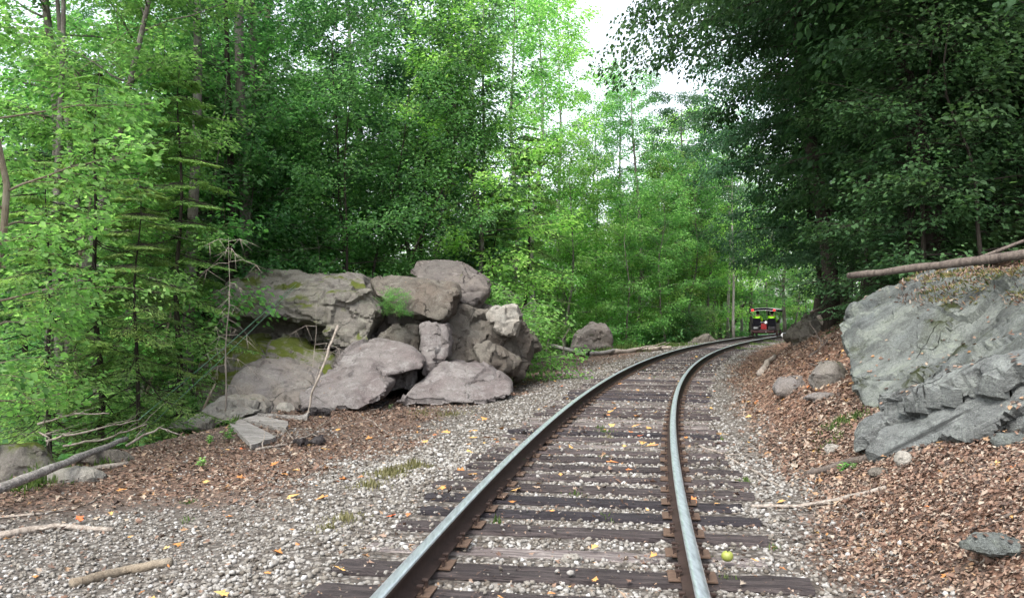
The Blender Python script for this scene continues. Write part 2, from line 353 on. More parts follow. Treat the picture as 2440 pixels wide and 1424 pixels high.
def ground_mat():
    b = NB('forest_ground'); v = b.coord()
    lit = b.n('ShaderNodeAttribute', attribute_name='litter').outputs['Fac']
    grv = b.n('ShaderNodeAttribute', attribute_name='gravel').outputs['Fac']
    vo = b.n('ShaderNodeTexVoronoi'); vo.inputs['Scale'].default_value = 22; b.l(v, vo.inputs['Vector'])
    sp = b.n('ShaderNodeSeparateColor'); b.l(vo.outputs['Color'], sp.inputs[0])
    gcol = b.ramp(sp.outputs[0], [(0, (0.07, 0.06, 0.05)), (0.5, (0.14, 0.125, 0.11)), (1, (0.24, 0.225, 0.205))])
    gcol = b.mix(b.ramp(vo.outputs['Distance'], [(0.3, 0), (0.7, 0.9)]), gcol, (0.06, 0.052, 0.045))
    vl = b.n('ShaderNodeTexVoronoi'); vl.inputs['Scale'].default_value = 17; vl.inputs['Randomness'].default_value = 1
    b.l(b.coord((1, 1.6, 1), (0, 0, 0.6)), vl.inputs['Vector'])
    s2 = b.n('ShaderNodeSeparateColor'); b.l(vl.outputs['Color'], s2.inputs[0])
    lcol = b.ramp(s2.outputs[1], [(0, (0.08, 0.045, 0.03)), (0.4, (0.17, 0.09, 0.06)), (0.8, (0.26, 0.15, 0.10)), (1, (0.36, 0.25, 0.18))])
    lcol = b.mix(b.ramp(vl.outputs['Distance'], [(0.35, 0), (0.8, 0.8)]), lcol, (0.04, 0.026, 0.02))
    soil = b.mix(b.noise(v, 3.0, 8, 0.7), (0.045, 0.038, 0.034), (0.10, 0.085, 0.075))
    moss = b.ramp(b.noise(v, 0.35, 6, 0.7), [(0.54, 0), (0.64, 1)])
    floor = b.mix(moss, (0.055, 0.042, 0.03), (0.035, 0.06, 0.015))
    soil = b.mix(b.n('ShaderNodeAttribute', attribute_name='wild').outputs['Fac'], soil, floor)
    c = b.mix(grv, soil, gcol); c = b.mix(lit, c, lcol); b.col(c)
    n = b.noise(v, 30, 6, 0.7)
    b.bump(b.math('ADD', b.math('MULTIPLY', n, 0.6), b.math('SUBTRACT', 1.0, vo.outputs['Distance'])), 0.03, 0.9)
    return b.done(0.95, 0.2)
GROUND = ground_mat()

# ------------------------------------------------------------------ ground sheet
def spaced(segs):
    out = [segs[0][0]]
    for a, b_, st in segs:
        n = max(1, int(round((b_ - a) / st))); out += list(np.linspace(a, b_, n + 1)[1:])
    return np.array(out)
def zones(x, y):
    d = lat(x, y); P = np.stack([x, y, 0 * x], -1).reshape(-1, 3)
    n = fbm(P * 0.8, 21, 4).reshape(x.shape); n2 = fbm(P * 0.35, 31, 3).reshape(x.shape)
    litter = sst(1.5, 2.1, d + 0.25 * n) * 0.95
    lz = sst(-2.3, -3.0, d + 1.0 * n) * (sst(6.0, 10.5, y + 2.5 * n2) * 0.6 + .35 * sst(-.2, .5, n2))
    litter = np.clip(litter + .62 * lz, 0, 1)
    gravel = (1 - sst(1.6, 2.2, d + 0.25 * n)) * (1 - sst(4.6, 6.0, -d + 0.6 * n)) * (1 - 0.85 * sst(-0.35, 0.15, n2) * sst(-2.5, -3.3, d))
    edge = 5.4 - 1.6 * sst(30, 44, y)
    wild = np.clip(sst(0, 1.5, -d - edge) + sst(7, 12, d), 0, 1)
    litter = litter * (1 - 0.8 * wild)
    return litter, np.clip(gravel, 0, 1), wild
gx = spaced([(-130, -30, 5), (-30, -9, 0.8), (-9, 10, 0.12), (10, 30, 0.6), (30, 140, 5)])
gy = spaced([(-25, 1, 1.2), (1, 18, 0.12), (18, 60, 0.5), (60, 220, 5)])
GX, GY = np.meshgrid(gx, gy); GZ = height(GX, GY)
V = np.stack([GX.ravel(), GY.ravel(), GZ.ravel()], 1)
nx, ny = len(gx), len(gy); ii = (np.arange(ny - 1)[:, None] * nx + np.arange(nx - 1)[None]).ravel()
loops = np.stack([ii, ii + 1, ii + nx + 1, ii + nx], 1).ravel()
me = npmesh('ground', V, loops, np.full(len(ii), 4), smooth=True)
for nm, arr in zip(('litter', 'gravel', 'wild'), zones(GX, GY)):
    a = me.attributes.new(nm, 'FLOAT', 'POINT'); a.data.foreach_set('value', arr.ravel().astype(np.float32))
tag(linkmesh('ground', me, mats=[GROUND]), kind='structure')

# ------------------------------------------------------------------ rocks: hulls merged by a voxel remesh, weathered by noise
ROCKS = []
def rock(name, hulls, mat, label, cat='boulder', group=None, vox=0.045, amp=0.06, cell=0.5, cellamp=0.08, crack=0.055, strata=None, smooth=1, seed=0):
    bm = bmesh.new()
    allp = [p for h_ in hulls for p in h_]
    zmin = min(p.z for p in allp); c = sum(allp, Vector()) / len(allp); c.z = zmin
    for h_ in hulls:
        vs = [bm.verts.new(p - c) for p in h_]
        r = bmesh.ops.convex_hull(bm, input=vs)
        dead = [g for g in r['geom_interior'] if isinstance(g, bmesh.types.BMVert)]
        if dead: bmesh.ops.delete(bm, geom=dead, context='VERTS')
    me0 = bmmesh('tmp', bm); o = bpy.data.objects.new('tmp', me0); COL.objects.link(o)
    m = o.modifiers.new('r', 'REMESH'); m.mode = 'VOXEL'; m.voxel_size = vox
    dg = bpy.context.evaluated_depsgraph_get(); me = bpy.data.meshes.new_from_object(o.evaluated_get(dg))
    bpy.data.objects.remove(o); bpy.data.meshes.remove(me0)
    bm = bmesh.new(); bm.from_mesh(me)
    for _ in range(smooth):
        bmesh.ops.smooth_vert(bm, verts=bm.verts, factor=0.5, use_axis_x=True, use_axis_y=True, use_axis_z=True)
    bm.normal_update(); bm.to_mesh(me); bm.free()
    n = len(me.vertices); co = np.zeros(n * 3, np.float32); me.vertices.foreach_get('co', co); co = co.reshape(-1, 3).astype(float)
    no = np.zeros(n * 3, np.float32); me.vertices.foreach_get('normal', no); no = no.reshape(-1, 3)
    w_ = co + 0.15 * np.stack([fbm(co * 1.3, seed + k, 3) for k in (1, 2, 3)], 1)
    dsp = amp * fbm(w_ / 0.9, seed, 3) + amp * 0.28 * fbm(co * 5, seed + 40, 3)
    if cellamp or crack:
        wq = co + 0.05 * np.stack([fbm(co * 2.5, seed + k, 2) for k in (11, 12, 13)], 1)
        f1, f2, val = voro(wq / cell, seed + 5)
        dsp += facet(wq, cell, seed + 5, cellamp)
        dsp += facet(wq, cell * .40, seed + 25, cellamp * .5)
        keep = sst(-0.1, 0.3, vnoise(co * 0.9, seed + 8))
        dsp -= crack * keep * np.exp(-(f2 - f1) / 0.06)
    if strata:
        nrm, fr, sa = strata
        t = w_ @ np.array(Vector(nrm).normalized()) * fr
        ph = t - np.floor(t)
        hsh = _h(np.floor(t), 0 * t, 0 * t, seed)
        dsp += sa * ((hsh - 0.5) * 1.2 + np.where(ph < 0.75, 0.35 * ph, 0.26 - (ph - 0.75) * 2.2))
    co = co + no * dsp[:, None]
    me.vertices.foreach_set('co', co.astype(np.float32).ravel()); me.update()
    me.polygons.foreach_set('use_smooth', np.ones(len(me.polygons), bool))
    me.set_sharp_from_angle(angle=math.radians(32))
    me.name = name; me.materials.clear()
    o = linkmesh(name, me, mats=[mat], loc=c); tag(o, label, cat, group)
    ROCKS.append(o); return o
def slab(front, Y, thick, taper=0.85, down=0.0, lean=0.0):
    """front outline in photo pixels at distance Y (or per-point Y) given real depth behind it"""
    pts = []
    for p in front:
        yy = p[2] if len(p) > 2 else Y
        a = px3(p[0], p[1], yy); pts.append(a)
    c = sum(pts, Vector()) / len(pts)
    back = []
    for a in pts:
        q = c + (a - c) * taper; q.y = a.y + thick; q.z = q.z - down + lean; back.append(q)
    mid = [c + (a - c) * 1.02 + Vector((0, thick * 0.4, 0)) for a in pts]
    return pts + mid + back

PG = 'boulders of the rock pile left of the track'
rock('boulder', [slab([(505, 712, 17.6), (540, 668, 17.6), (600, 640, 17.9), (700, 652, 17.6), (862, 655, 17.3), (880, 700, 16.6), (780, 775, 16.4), (640, 752, 16.3), (515, 752, 16.7)], 17, 2.6),
                 slab([(525, 740), (640, 748), (785, 765), (790, 835), (700, 828), (520, 800)], 17.3, 1.8),
                 slab([(775, 700, 16.4), (880, 690, 16.4), (905, 738, 16.3), (875, 800, 16.2), (862, 830, 16.2), (785, 830, 16.2)], 16.3, 2.0)],
     MOSSY_ROCK, 'biggest grey boulder slab with moss patches and dark undercut, top left of pile', group=PG, vox=0.04, strata=((0.05, 0.1, 1), 2.6, 0.07), cell=.9, cellamp=.1, smooth=1, seed=1)
rock('boulder', [slab([(455, 900, 15.0), (500, 835, 15.6), (570, 808, 16.0), (690, 812, 16.2), (790, 850, 15.9), (800, 930, 15.0), (690, 985, 14.8), (480, 1000, 14.6)], 15.5, 1.8)],
     MOSSIER_ROCK, 'low boulder with thick yellow green moss under the biggest slab', group=PG, vox=0.05, seed=2, cell=0.9)
rock('boulder', [slab([(530, 950, 14.2), (560, 890, 14.6), (610, 862, 15.0), (680, 858, 15.0), (745, 885, 14.8), (775, 925, 14.6), (718, 965, 13.9), (680, 985, 13.7), (540, 1000, 13.7)], 14.4, 1.2)],
     GREY_ROCK, 'rounded grey boulder in front of the mossy one at the left foot of the pile', group=PG, vox=0.035, amp=0.06, seed=3, cell=1.2)
rock('boulder', [slab([(775, 880, 14.8), (850, 818, 15.8), (905, 806, 16.0), (965, 818, 15.6), (1012, 856, 15.0), (1003, 880, 14.9), (955, 888, 14.9), (880, 900, 14.6)], 15, 1.5),
                 slab([(900, 885), (985, 880), (985, 925), (915, 940)], 15.5, 1.0),
                 slab([(716, 945, 13.9), (745, 900, 14.3), (830, 868, 14.8), (895, 890, 14.6), (926, 915, 14.0), (905, 952, 13.7), (850, 978, 13.6), (730, 975, 13.6)], 14, 1.6)],
     MAUVE_ROCK, 'large stepped purplish grey boulder at the centre front of the pile', group=PG, vox=0.035, amp=0.06, seed=54, cell=1.2)
rock('boulder', [slab([(940, 960, 14.3), (985, 920, 14.8), (1035, 876, 15.3), (1080, 857, 15.7), (1130, 862, 15.7), (1172, 888, 15.4), (1218, 918, 15.0), (1222, 940, 14.6), (1150, 962, 14.2)], 14.9, 1.3)],
     MAUVE_ROCK, 'low rounded purplish boulder nearest the rails on the right front of the pile', group=PG, vox=0.035, amp=0.055, seed=5, cell=1.3)
rock('boulder', [slab([(1002, 772, 15.9), (1040, 768, 15.8), (1067, 773, 15.9), (1068, 850, 15.6), (1035, 872, 15.6), (1012, 890, 15.6), (1000, 830, 15.7)], 15.8, 1.0)],
     MAUVE_ROCK, 'narrow upright pinkish block standing between the two purplish boulders', group=PG, vox=0.035, amp=0.03, seed=6, cell=0.45, smooth=2)
rock('boulder', [slab([(893, 806), (935, 776), (995, 776), (1000, 815), (1000, 850), (940, 835)], 16.2, 1.2)],
     TAN_ROCK, 'small tan block wedged left of the upright block', group=PG, vox=0.04, amp=0.03, seed=7, smooth=2)
rock('boulder', [slab([(884, 668, 16.8), (930, 657, 17.0), (975, 662, 17.0), (1085, 681, 16.6), (1091, 702, 16.1), (1076, 748, 16.0), (1042, 768, 15.9), (975, 748, 16.0), (938, 712, 16.3), (894, 704, 16.5)], 16.4, 2.0)],
     TAN_ROCK, 'brown grey angular slab with a sharp overhanging corner below the dark top boulder', group=PG, vox=0.045, amp=0.045, seed=8, cell=0.8, smooth=2)
rock('boulder', [slab([(968, 645, 18.2), (990, 620, 18.6), (1035, 616, 18.8), (1098, 627, 18.6), (1140, 652, 18.2), (1163, 674, 18.0), (1155, 698, 17.7), (1128, 727, 17.5), (1088, 712, 17.4), (1005, 668, 17.6)], 18, 1.7)],
     DARK_ROCK, 'dark rounded boulder balanced on the very top of the pile', group=PG, vox=0.035, amp=0.055, seed=9, cell=1.2)
rock('boulder', [slab([(1064, 745, 17.1), (1080, 724, 17.6), (1168, 738, 17.6), (1238, 765, 17.6), (1268, 800, 17.8), (1272, 850, 18.0), (1240, 895, 17.6), (1150, 880, 16.6), (1067, 860, 16.5)], 17, 2.4),
                 slab([(1125, 812, 16.4), (1190, 820, 16.4), (1236, 862, 16.6), (1222, 892, 16.7), (1150, 872, 16.0)], 16.4, 1.0)],
     TAN_ROCK, 'wide brown fractured boulder forming the right flank of the pile', group=PG, vox=0.05, amp=0.07, cellamp=0.12, seed=10, cell=0.75, smooth=1)
rock('boulder', [slab([(1166, 752), (1175, 733), (1232, 727), (1241, 768), (1228, 803), (1186, 788)], 16.9, 1.2)],
     PALE_ROCK, 'pale grey block sitting on the right shoulder of the pile', group=PG, vox=0.04, amp=0.03, seed=11, cell=0.4, smooth=2)
rock('boulder', [slab([(790, 820), (870, 812), (900, 850), (880, 905), (800, 900)], 16.3, 1.0), slab([(880, 790), (1000, 850), (1000, 920), (900, 920)], 16.9, 1.0)],
     DARK_ROCK, 'shadowed dark rock filling the gap behind the stepped purplish boulder', group=PG, vox=0.06, seed=12)
rock('boulder', [slab([(895, 700), (1075, 740), (1075, 860), (900, 860)], 17.2, 1.6)],
     DARK_ROCK, 'shadowed rock at the core of the pile below the angular slab', group=PG, vox=0.07, seed=13)
rock('boulder', [slab([(385, 1022, 11.8), (420, 1000, 12.1), (470, 978, 12.6), (530, 953, 13.3), (598, 955, 13.6), (606, 985, 13.0), (520, 1012, 12.2), (440, 1030, 11.7)], 12.4, 1.0)],
     PALE_ROCK, 'long pale ledge rock in front of the rock pile at the drop', vox=0.04, amp=0.04, seed=14, cell=0.6, smooth=2)
def ground_stone(px, py, w_, d_, h_, mat, label, rz=0.0, seed=0, vox=0.025, sink=0.3, cat='stone', group=None):
    g = gp(px, py); rr = random.Random(seed + 500); pts = []
    for k in range(7):
        a = k / 7 * 6.283 + rr.uniform(-.2, .2); e = rr.uniform(0.75, 1.05)
        p = Vector((math.cos(a) * w_ / 2 * e, math.sin(a) * d_ / 2 * e, rr.uniform(0.0, 0.45) * h_))
        pts.append(p)
    for k in range(4):
        a = k / 4 * 6.283 + rr.uniform(-.5, .5)
        pts.append(Vector((math.cos(a) * w_ * 0.3, math.sin(a) * d_ * 0.3, h_ * rr.uniform(0.82, 1.0))))
        pts.append(Vector((math.cos(a) * w_ * 0.4, math.sin(a) * d_ * 0.4, -h_ * sink * 1.5)))
    R = Matrix.Rotation(rz, 3, 'Z'); pts = [R @ p + g + Vector((0, d_ * 0.4, 0)) for p in pts]
    return rock('boulder' if w_ > 0.8 else 'stone', [pts], mat, label, cat, group, vox=vox, amp=0.03 * min(1, w_), cell=0.25, cellamp=0.02, crack=0.01, smooth=1, seed=seed)
ground_stone(5, 1150, 0.85, 0.7, 0.36, MOSSIER_ROCK, 'yellow mossy rock at the far left edge of the shelf', 0.2, 21, cat='boulder')
ground_stone(170, 1075, 0.8, 0.6, 0.25, MOSSY_ROCK, 'dark greenish rock behind the pale bleached log on the left edge', 0.2, 22)
ground_stone(225, 1112, 0.75, 0.5, 0.16, TAN_ROCK, 'flat tan stone beside the bleached log on the left', 0.3, 23)
ground_stone(165, 1150, 0.7, 0.35, 0.12, PALE_ROCK, 'pale flat stone below the bleached log on the left', 0.1, 24)
ground_stone(675, 982, 0.36, 0.3, 0.16, PALE_ROCK, 'small pale stone at the foot of the rounded grey boulder', 0.1, 25)
ground_stone(1400, 1148, 0.2, 0.13, 0.07, PALE_ROCK, 'large pale ballast block lying between the rails', 0.1, 26, 0.012)
ground_stone(1362, 1342, 0.13, 0.08, 0.045, PALE_ROCK, 'white ballast block between the rails nearest the camera', -0.1, 27, 0.01)
ground_stone(410, 1030, 0.75, 0.3, 0.16, MOSSY_ROCK, 'dark mossy stone under the pale ledge rock', 0.1, 28)
# right outcrop
rock('boulder', [[px3(*p) for p in ((1992, 772, 9.9), (2022, 745, 10.0), (2062, 716, 10.1), (2130, 688, 10.0), (2190, 668, 9.8), (2260, 672, 9.4), (2440, 640, 8.4), (2900, 600, 7.6),
                 (2003, 822, 9.5), (2020, 870, 9.2), (2048, 940, 8.7), (2075, 1010, 8.2), (2300, 960, 8.2), (2450, 900, 7.6), (2900, 850, 7.0), (2440, 760, 8.0),
                 (2080, 735, 12.5), (2300, 690, 13.0), (2800, 600, 11), (2100, 900, 12), (2800, 900, 10))],
                 [px3(*p) for p in ((2135, 940, 7.8), (2440, 800, 6.3), (2900, 690, 5.6), (2090, 985, 7.9), (2440, 860, 6.2), (2900, 800, 5.5), (2300, 1000, 8), (2900, 900, 8), (2200, 890, 8.6), (2440, 705, 8.1), (2900, 560, 7.5))]],
     GREEN_ROCK, 'huge grey green lichen boulder in the bank to the right of the track', vox=0.035, amp=0.07, cell=1.0, cellamp=0.11, crack=0.07, seed=30, smooth=1)
rock('boulder', [[px3(*p) for p in ((2072, 955, 7.5), (2150, 915, 7.6), (2440, 815, 6.5), (2900, 700, 5.9), (2076, 985, 7.2), (2120, 975, 6.8), (2440, 905, 5.7), (2900, 850, 5.1), (2500, 950, 7.5), (2900, 900, 7))],
                 [px3(*p) for p in ((2095, 990, 7.3), (2160, 1000, 6.9), (2440, 925, 5.9), (2900, 860, 5.3), (2062, 1050, 6.95), (2056, 1070, 6.8), (2105, 1098, 6.45), (2175, 1112, 6.2), (2300, 1055, 5.9), (2440, 985, 5.6), (2900, 930, 5.1), (2300, 1060, 8), (2900, 1000, 7))]],
     SLAB_ROCK, 'layered grey rock slab jutting out below the huge lichen boulder', vox=0.035, amp=0.035, cell=0.9, cellamp=0.03, crack=0.01, strata=((-0.42, 0.34, 0.84), 5.5, 0.19), seed=31, smooth=1)
ground_stone(2165, 1108, 0.17, 0.2, 0.1, PALE_ROCK, 'knobbly pale stone propping the layered slab', 0.3, 32)
ground_stone(2425, 1062, 0.4, 0.25, 0.06, GREEN_ROCK, 'pale green stone poking out of leaves at the right edge', 0.4, 33)
ground_stone(2430, 1330, 0.34, 0.4, 0.05, GREEN_ROCK, 'flat greenish stone in leaves at the lower right corner', 0.4, 34)
ground_stone(1990, 915, 0.62, 0.5, 0.3, MOSSY_ROCK, 'square dark block left of the huge lichen boulder', 0.1, 35)
ground_stone(1895, 930, 0.62, 0.5, 0.16, GREY_ROCK, 'low flat grey stone in the leaves left of the square block', 0.1, 36)
ground_stone(1970, 950, 0.5, 0.3, 0.07, GREY_ROCK, 'thin stone barely showing through the leaves on the bank', 0.1, 37)
ground_stone(2105, 1135, 0.2, 0.15, 0.04, TAN_ROCK, 'tan stone half buried under the layered slab', 0.1, 38)
ground_stone(1990, 1080, 0.2, 0.15, 0.07, PALE_ROCK, 'little pale stone in the green moss beside the slab', 0.1, 39, 0.015)
rock('boulder', [slab([(1915, 800, 25), (1930, 778, 25.5), (1970, 752, 26), (2010, 742, 26), (2070, 765, 25), (2070, 850, 23), (1960, 835, 24)], 25, 2.0)],
     TAN_ROCK, 'jagged grey rock ledge at the bend of the bank right of the rail car', vox=0.06, amp=0.13, cell=0.5, cellamp=0.2, crack=0.1, seed=41, smooth=1)
rock('boulder', [slab([(1360, 835), (1375, 800), (1418, 772), (1448, 775), (1462, 835)], 42, 2.5)],
     DARK_ROCK, 'dark boulder among the trunks beyond the driftwood', vox=0.09, amp=0.1, seed=42)
rock('boulder', [slab([(1640, 822), (1660, 806), (1690, 797), (1702, 806), (1712, 822)], 46, 1.0)],
     TAN_ROCK, 'small tan boulder behind the outer rail on the curve', vox=0.06, amp=0.05, seed=43)

BVH = []
for o in ROCKS:
    me = o.data; BVH.append((o, BVHTree.FromPolygons([v.co + o.location for v in me.vertices], [list(p.vertices) for p in me.polygons])))

# ------------------------------------------------------------------ rails
def sweep(name, profile, off, y0, y1, step, mats, matf):
    ys = np.arange(y0, y1, step); V = []; n = len(profile)
    for y in ys:
        t = Vector((xs(y), 1, 0)).normalized(); nrm = Vector((t.y, -t.x, 0)); c = Vector((xc(y), y, 0)) + nrm * off
        for (u, z) in profile: V.append(c + nrm * u + Vector((0, 0, z)))
    L = []; mi = []
    for i in range(len(ys) - 1):
        for k in range(n):
            a, b_ = i * n + k, i * n + (k + 1) % n
            L += [a, b_, b_ + n, a + n]; mi.append(matf(k))
    L += list(range(n))[::-1]; L += [(len(ys) - 1) * n + k for k in range(n)]
    s = [4] * ((len(ys) - 1) * n) + [n, n]; mi += [0, 0]
    return npmesh(name, np.array([tuple(v) for v in V]), L, s, matidx=mi)
PR = [(-0.066, -0.150), (0.066, -0.150), (0.066, -0.140), (0.010, -0.122), (0.009, -0.045), (0.034, -0.034), (0.036, -0.008), (0.028, -0.001), (0.012, 0.0), (-0.012, 0.0), (-0.028, -0.001), (-0.036, -0.008), (-0.034, -0.034), (-0.009, -0.045), (-0.010, -0.122), (-0.066, -0.140)]
for off, lab in ((-0.7525, 'outer left steel rail with a shiny head curving right'), (0.7525, 'inner right steel rail with a shiny head curving right')):
    me = sweep('rail', PR, off, -2, 82, 0.4, None, lambda k: 1 if 6 <= k <= 10 else 0)
    tag(linkmesh('rail', me, mats=[RUST, STEEL]), lab, 'rail', 'rails of the railway track')

# sleepers with tie plates and spikes
def tie_mesh(seed):
    r = random.Random(seed); bm = bmesh.new()
    Lh = 1.29 + r.uniform(-0.05, 0.07); wd = 0.105 + r.uniform(-0.01, 0.012)
    nseg = 26; V = []; prof = [(-wd, -0.14), (wd, -0.14), (wd, -0.02), (wd - 0.018, 0), (0.3 * wd, 0.004), (-0.35 * wd, 0.002), (-wd + 0.018, 0), (-wd, -0.02)]
    rings = []
    for i in range(nseg + 1):
        x = -Lh + 2 * Lh * i / nseg; e = 1 if 0 < i < nseg else 0.93
        ring = []
        for (u, z) in prof:
            j = r.uniform(-0.006, 0.006)
            ring.append(bm.verts.new((x + (r.uniform(-0.02, 0.02) if i in (0, nseg) else 0), u * e + j, z * 1.0 + r.uniform(-0.006, 0.004))))
        rings.append(ring)
    for i in range(nseg):
        for k in range(8):
            bm.faces.new((rings[i][k], rings[i][(k + 1) % 8], rings[i + 1][(k + 1) % 8], rings[i + 1][k]))
    bm.faces.new(rings[0]); bm.faces.new(rings[-1])
    return bmmesh('sleeper', bm)
tie_protos = [tie_mesh(s) for s in range(7)]
for m_ in tie_protos: m_.materials.append(TIE_BROWN)
bm = bmesh.new(); bm_box(bm, Vector((0, 0, 0)), (0.27, 0.18, 0.012), bevel=0.003)
bm_box(bm, Vector((-0.075, 0, 0.009)), (0.012, 0.17, 0.01)); bm_box(bm, Vector((0.075, 0, 0.009)), (0.012, 0.17, 0.01))
plate_me = bmmesh('tie_plate', bm); plate_me.materials.append(RUST_PLATE)
bm = bmesh.new(); bm_box(bm, Vector((0, 0, 0.0)), (0.016, 0.016, 0.06)); bm_box(bm, Vector((0.006, 0, 0.034)), (0.036, 0.028, 0.014), bevel=0.004)
spike_me = bmmesh('rail_spike', bm); spike_me.materials.append(RUST)
ARC = []; s_acc = 0; y = -1.5; nxt = 0.0
rt = random.Random(5)
SEQ = {}
tie_ys = []
while y < 74:
    tie_ys.append(y); y += (0.475 + rt.uniform(-0.025, 0.025)) / math.sqrt(1 + xs(y) ** 2)
TIE_RECT = []
for k, y in enumerate(tie_ys):
    t = Vector((xs(y), 1, 0)).normalized(); a = math.atan2(-t.x, t.y)
    kind = rt.choices([TIE_GREY, TIE_BROWN, TIE_BLACK], [0.34, 0.50, 0.16])[0]
    z = -0.168 + rt.uniform(-0.008, 0.0) - (rt.uniform(0.01, 0.03) if kind is TIE_GREY else 0)
    o = bpy.data.objects.new('sleeper', rt.choice(tie_protos)); COL.objects.link(o)
    sh = rt.uniform(-0.05, 0.05)
    o.location = (xc(y) + t.y * sh, y - t.x * sh, z); o.rotation_euler = (rt.uniform(-.02, .02), 0, a + rt.uniform(-0.02, 0.02) + (math.pi if rt.random() < .5 else 0))
    o.material_slots[0].link = 'OBJECT'; o.material_slots[0].material = kind
    wh = 'weathered grey' if kind is TIE_GREY else ('brown' if kind is TIE_BROWN else 'tarry black')
    far = 'in the near stretch of track' if y < 9 else ('in the middle stretch of track' if y < 22 else 'on the far curve of the track')
    tag(o, f'{wh} wooden sleeper {far}', 'sleeper', f'{wh} sleepers {far}')
    TIE_RECT.append((xc(y), y, t.x, t.y))
    if y < 40:
        R = Matrix.Rotation(-o.rotation_euler.z, 3, 'Z')
        for side in (-1, 1):
            c = Vector((xc(y), y, 0)) + Vector((t.y, -t.x, 0)) * 0.7525 * side
            p = bpy.data.objects.new('tie_plate', plate_me); COL.objects.link(p); p.parent = o
            p.location = R @ (c - Vector((o.location.x, o.location.y, 0))); p.location.z = -0.158 - z
            if y < 14:
                for sx in (-1, 1):
                    for sy in ((-1, 1) if y < 7 else (1,)):
                        q = bpy.data.objects.new('rail_spike', spike_me); COL.objects.link(q); q.parent = p
                        q.location = (sx * 0.082, sy * 0.05, 0.012); q.rotation_euler = (0, 0, 0 if sx < 0 else math.pi)

# ------------------------------------------------------------------ ballast stones and fallen leaves (scattered, nobody could count them)
def ico_base(seed):
    bm = bmesh.new(); bmesh.ops.create_icosphere(bm, subdivisions=1, radius=0.5)
    r = random.Random(seed); V = []
    for v in bm.verts:
        c = v.co * r.uniform(0.72, 1.2); V.append((c.x, c.y * r.uniform(.85, 1), c.z * 0.75))
    # squash a few planes for facets
    V = np.array(V)
    for _ in range(8):
        n = np.array([r.gauss(0, 1) for _ in range(3)]); n /= np.linalg.norm(n); dd = r.uniform(0.2, 0.34)
        t = V @ n; V = V - np.outer(np.maximum(0, t - dd), n)
    L = [v.index for f in bm.faces for v in f.verts]; bm.free(); return V, np.array(L)
BASES = [ico_base(s) for s in range(10)]
def rotm(n, rng):
    q = rng.normal(size=(n, 4)); q /= np.linalg.norm(q, axis=1)[:, None]; w_, x, y, z = q.T
    return np.stack([np.stack([1 - 2 * (y * y + z * z), 2 * (x * y - z * w_), 2 * (x * z + y * w_)], 1),
                     np.stack([2 * (x * y + z * w_), 1 - 2 * (x * x + z * z), 2 * (y * z - x * w_)], 1),
                     np.stack([2 * (x * z - y * w_), 2 * (y * z + x * w_), 1 - 2 * (x * x + y * y)], 1)], 1)
def stones(P, S, rng):
    n = len(P); which = rng.integers(0, len(BASES), n); VV = []; LL = []; var = []; base = 0
    for k, (bv, bl) in enumerate(BASES):
        m = np.where(which == k)[0]
        if not len(m): continue
        R = rotm(len(m), rng); v = np.einsum('nij,vj->nvi', R, bv) * S[m][:, None, None]; v[:, :, 2] *= 0.8; v += P[m][:, None, :]
        VV.append(v.reshape(-1, 3)); nv = len(bv)
        LL.append((bl[None] + (np.arange(len(m)) * nv)[:, None]).ravel() + base); base += nv * len(m)
        cv = np.clip(rng.normal(0.5, 0.24, len(m)), 0, 1); var.append(np.repeat(cv, len(bl) // 3))
    L = np.concatenate(LL)
    return np.concatenate(VV), L, np.full(len(L) // 3, 3), np.concatenate(var)
def sample(n, y0, y1, d0, d1, rng, power=1.0):
    u = rng.random(n); y = y0 * (y1 / y0) ** (u ** power)
    d = rng.uniform(d0, d1, n); c = np.sqrt(1 + xs(y) ** 2)
    return xc(y) + d / c + 0 * y, y - d * xs(y) / c, d
rng = np.random.default_rng(3)
PP = []; SS = []
for n, y0, y1, d0, d1, s0, s1 in ((42000, 2.6, 9, -4.8, 2.0, .022, .055), (26000, 7, 22, -4.5, 2.0, .03, .065), (15000, 20, 60, -3.4, 1.9, .05, .09)):
    x, y, d = sample(n, y0, y1, d0, d1, rng)
    lit, grv, wild = zones(x, y); keep = rng.random(n) < np.where(d > -1.6, 1, grv * (1 - 0.55 * lit)); keep &= (d < 1.5) | (rng.random(n) < 0.55)
    x, y, d = x[keep], y[keep], d[keep]; s = s0 * .8 * (s1 * 1.2 / (s0 * .8)) ** (rng.random(len(x)) ** 1.5); s = np.where(d < -2.2, s * 0.8, s)
    z = height(x, y) + s * 0.15
    rz_ = np.abs(np.abs(d) - 0.7525) < 0.085
    tiey = np.array(tie_ys); k = np.clip(np.searchsorted(tiey, y), 1, len(tiey) - 1); near = np.minimum(np.abs(tiey[k] - y), np.abs(tiey[k - 1] - y))
    ontie = (near < 0.09) & (np.abs(d) < 1.25)
    keep = ~rz_ & (~ontie | (rng.random(len(x)) < np.where(np.abs(d) > .9, .16, .05)))
    z = np.where(ontie, -0.165 + s * 0.3, z)
    x, y, z, s = x[keep], y[keep], z[keep], s[keep]
    PP.append(np.stack([x, y, z], 1)); SS.append(s)
V, L, S_, var = stones(np.concatenate(PP), np.concatenate(SS), rng)
tag(linkmesh('ballast_gravel', npmesh('ballast_gravel', V, L, S_, var=var), mats=[STONE]), 'pale grey crushed stone ballast around the sleepers', 'gravel', kind='stuff')

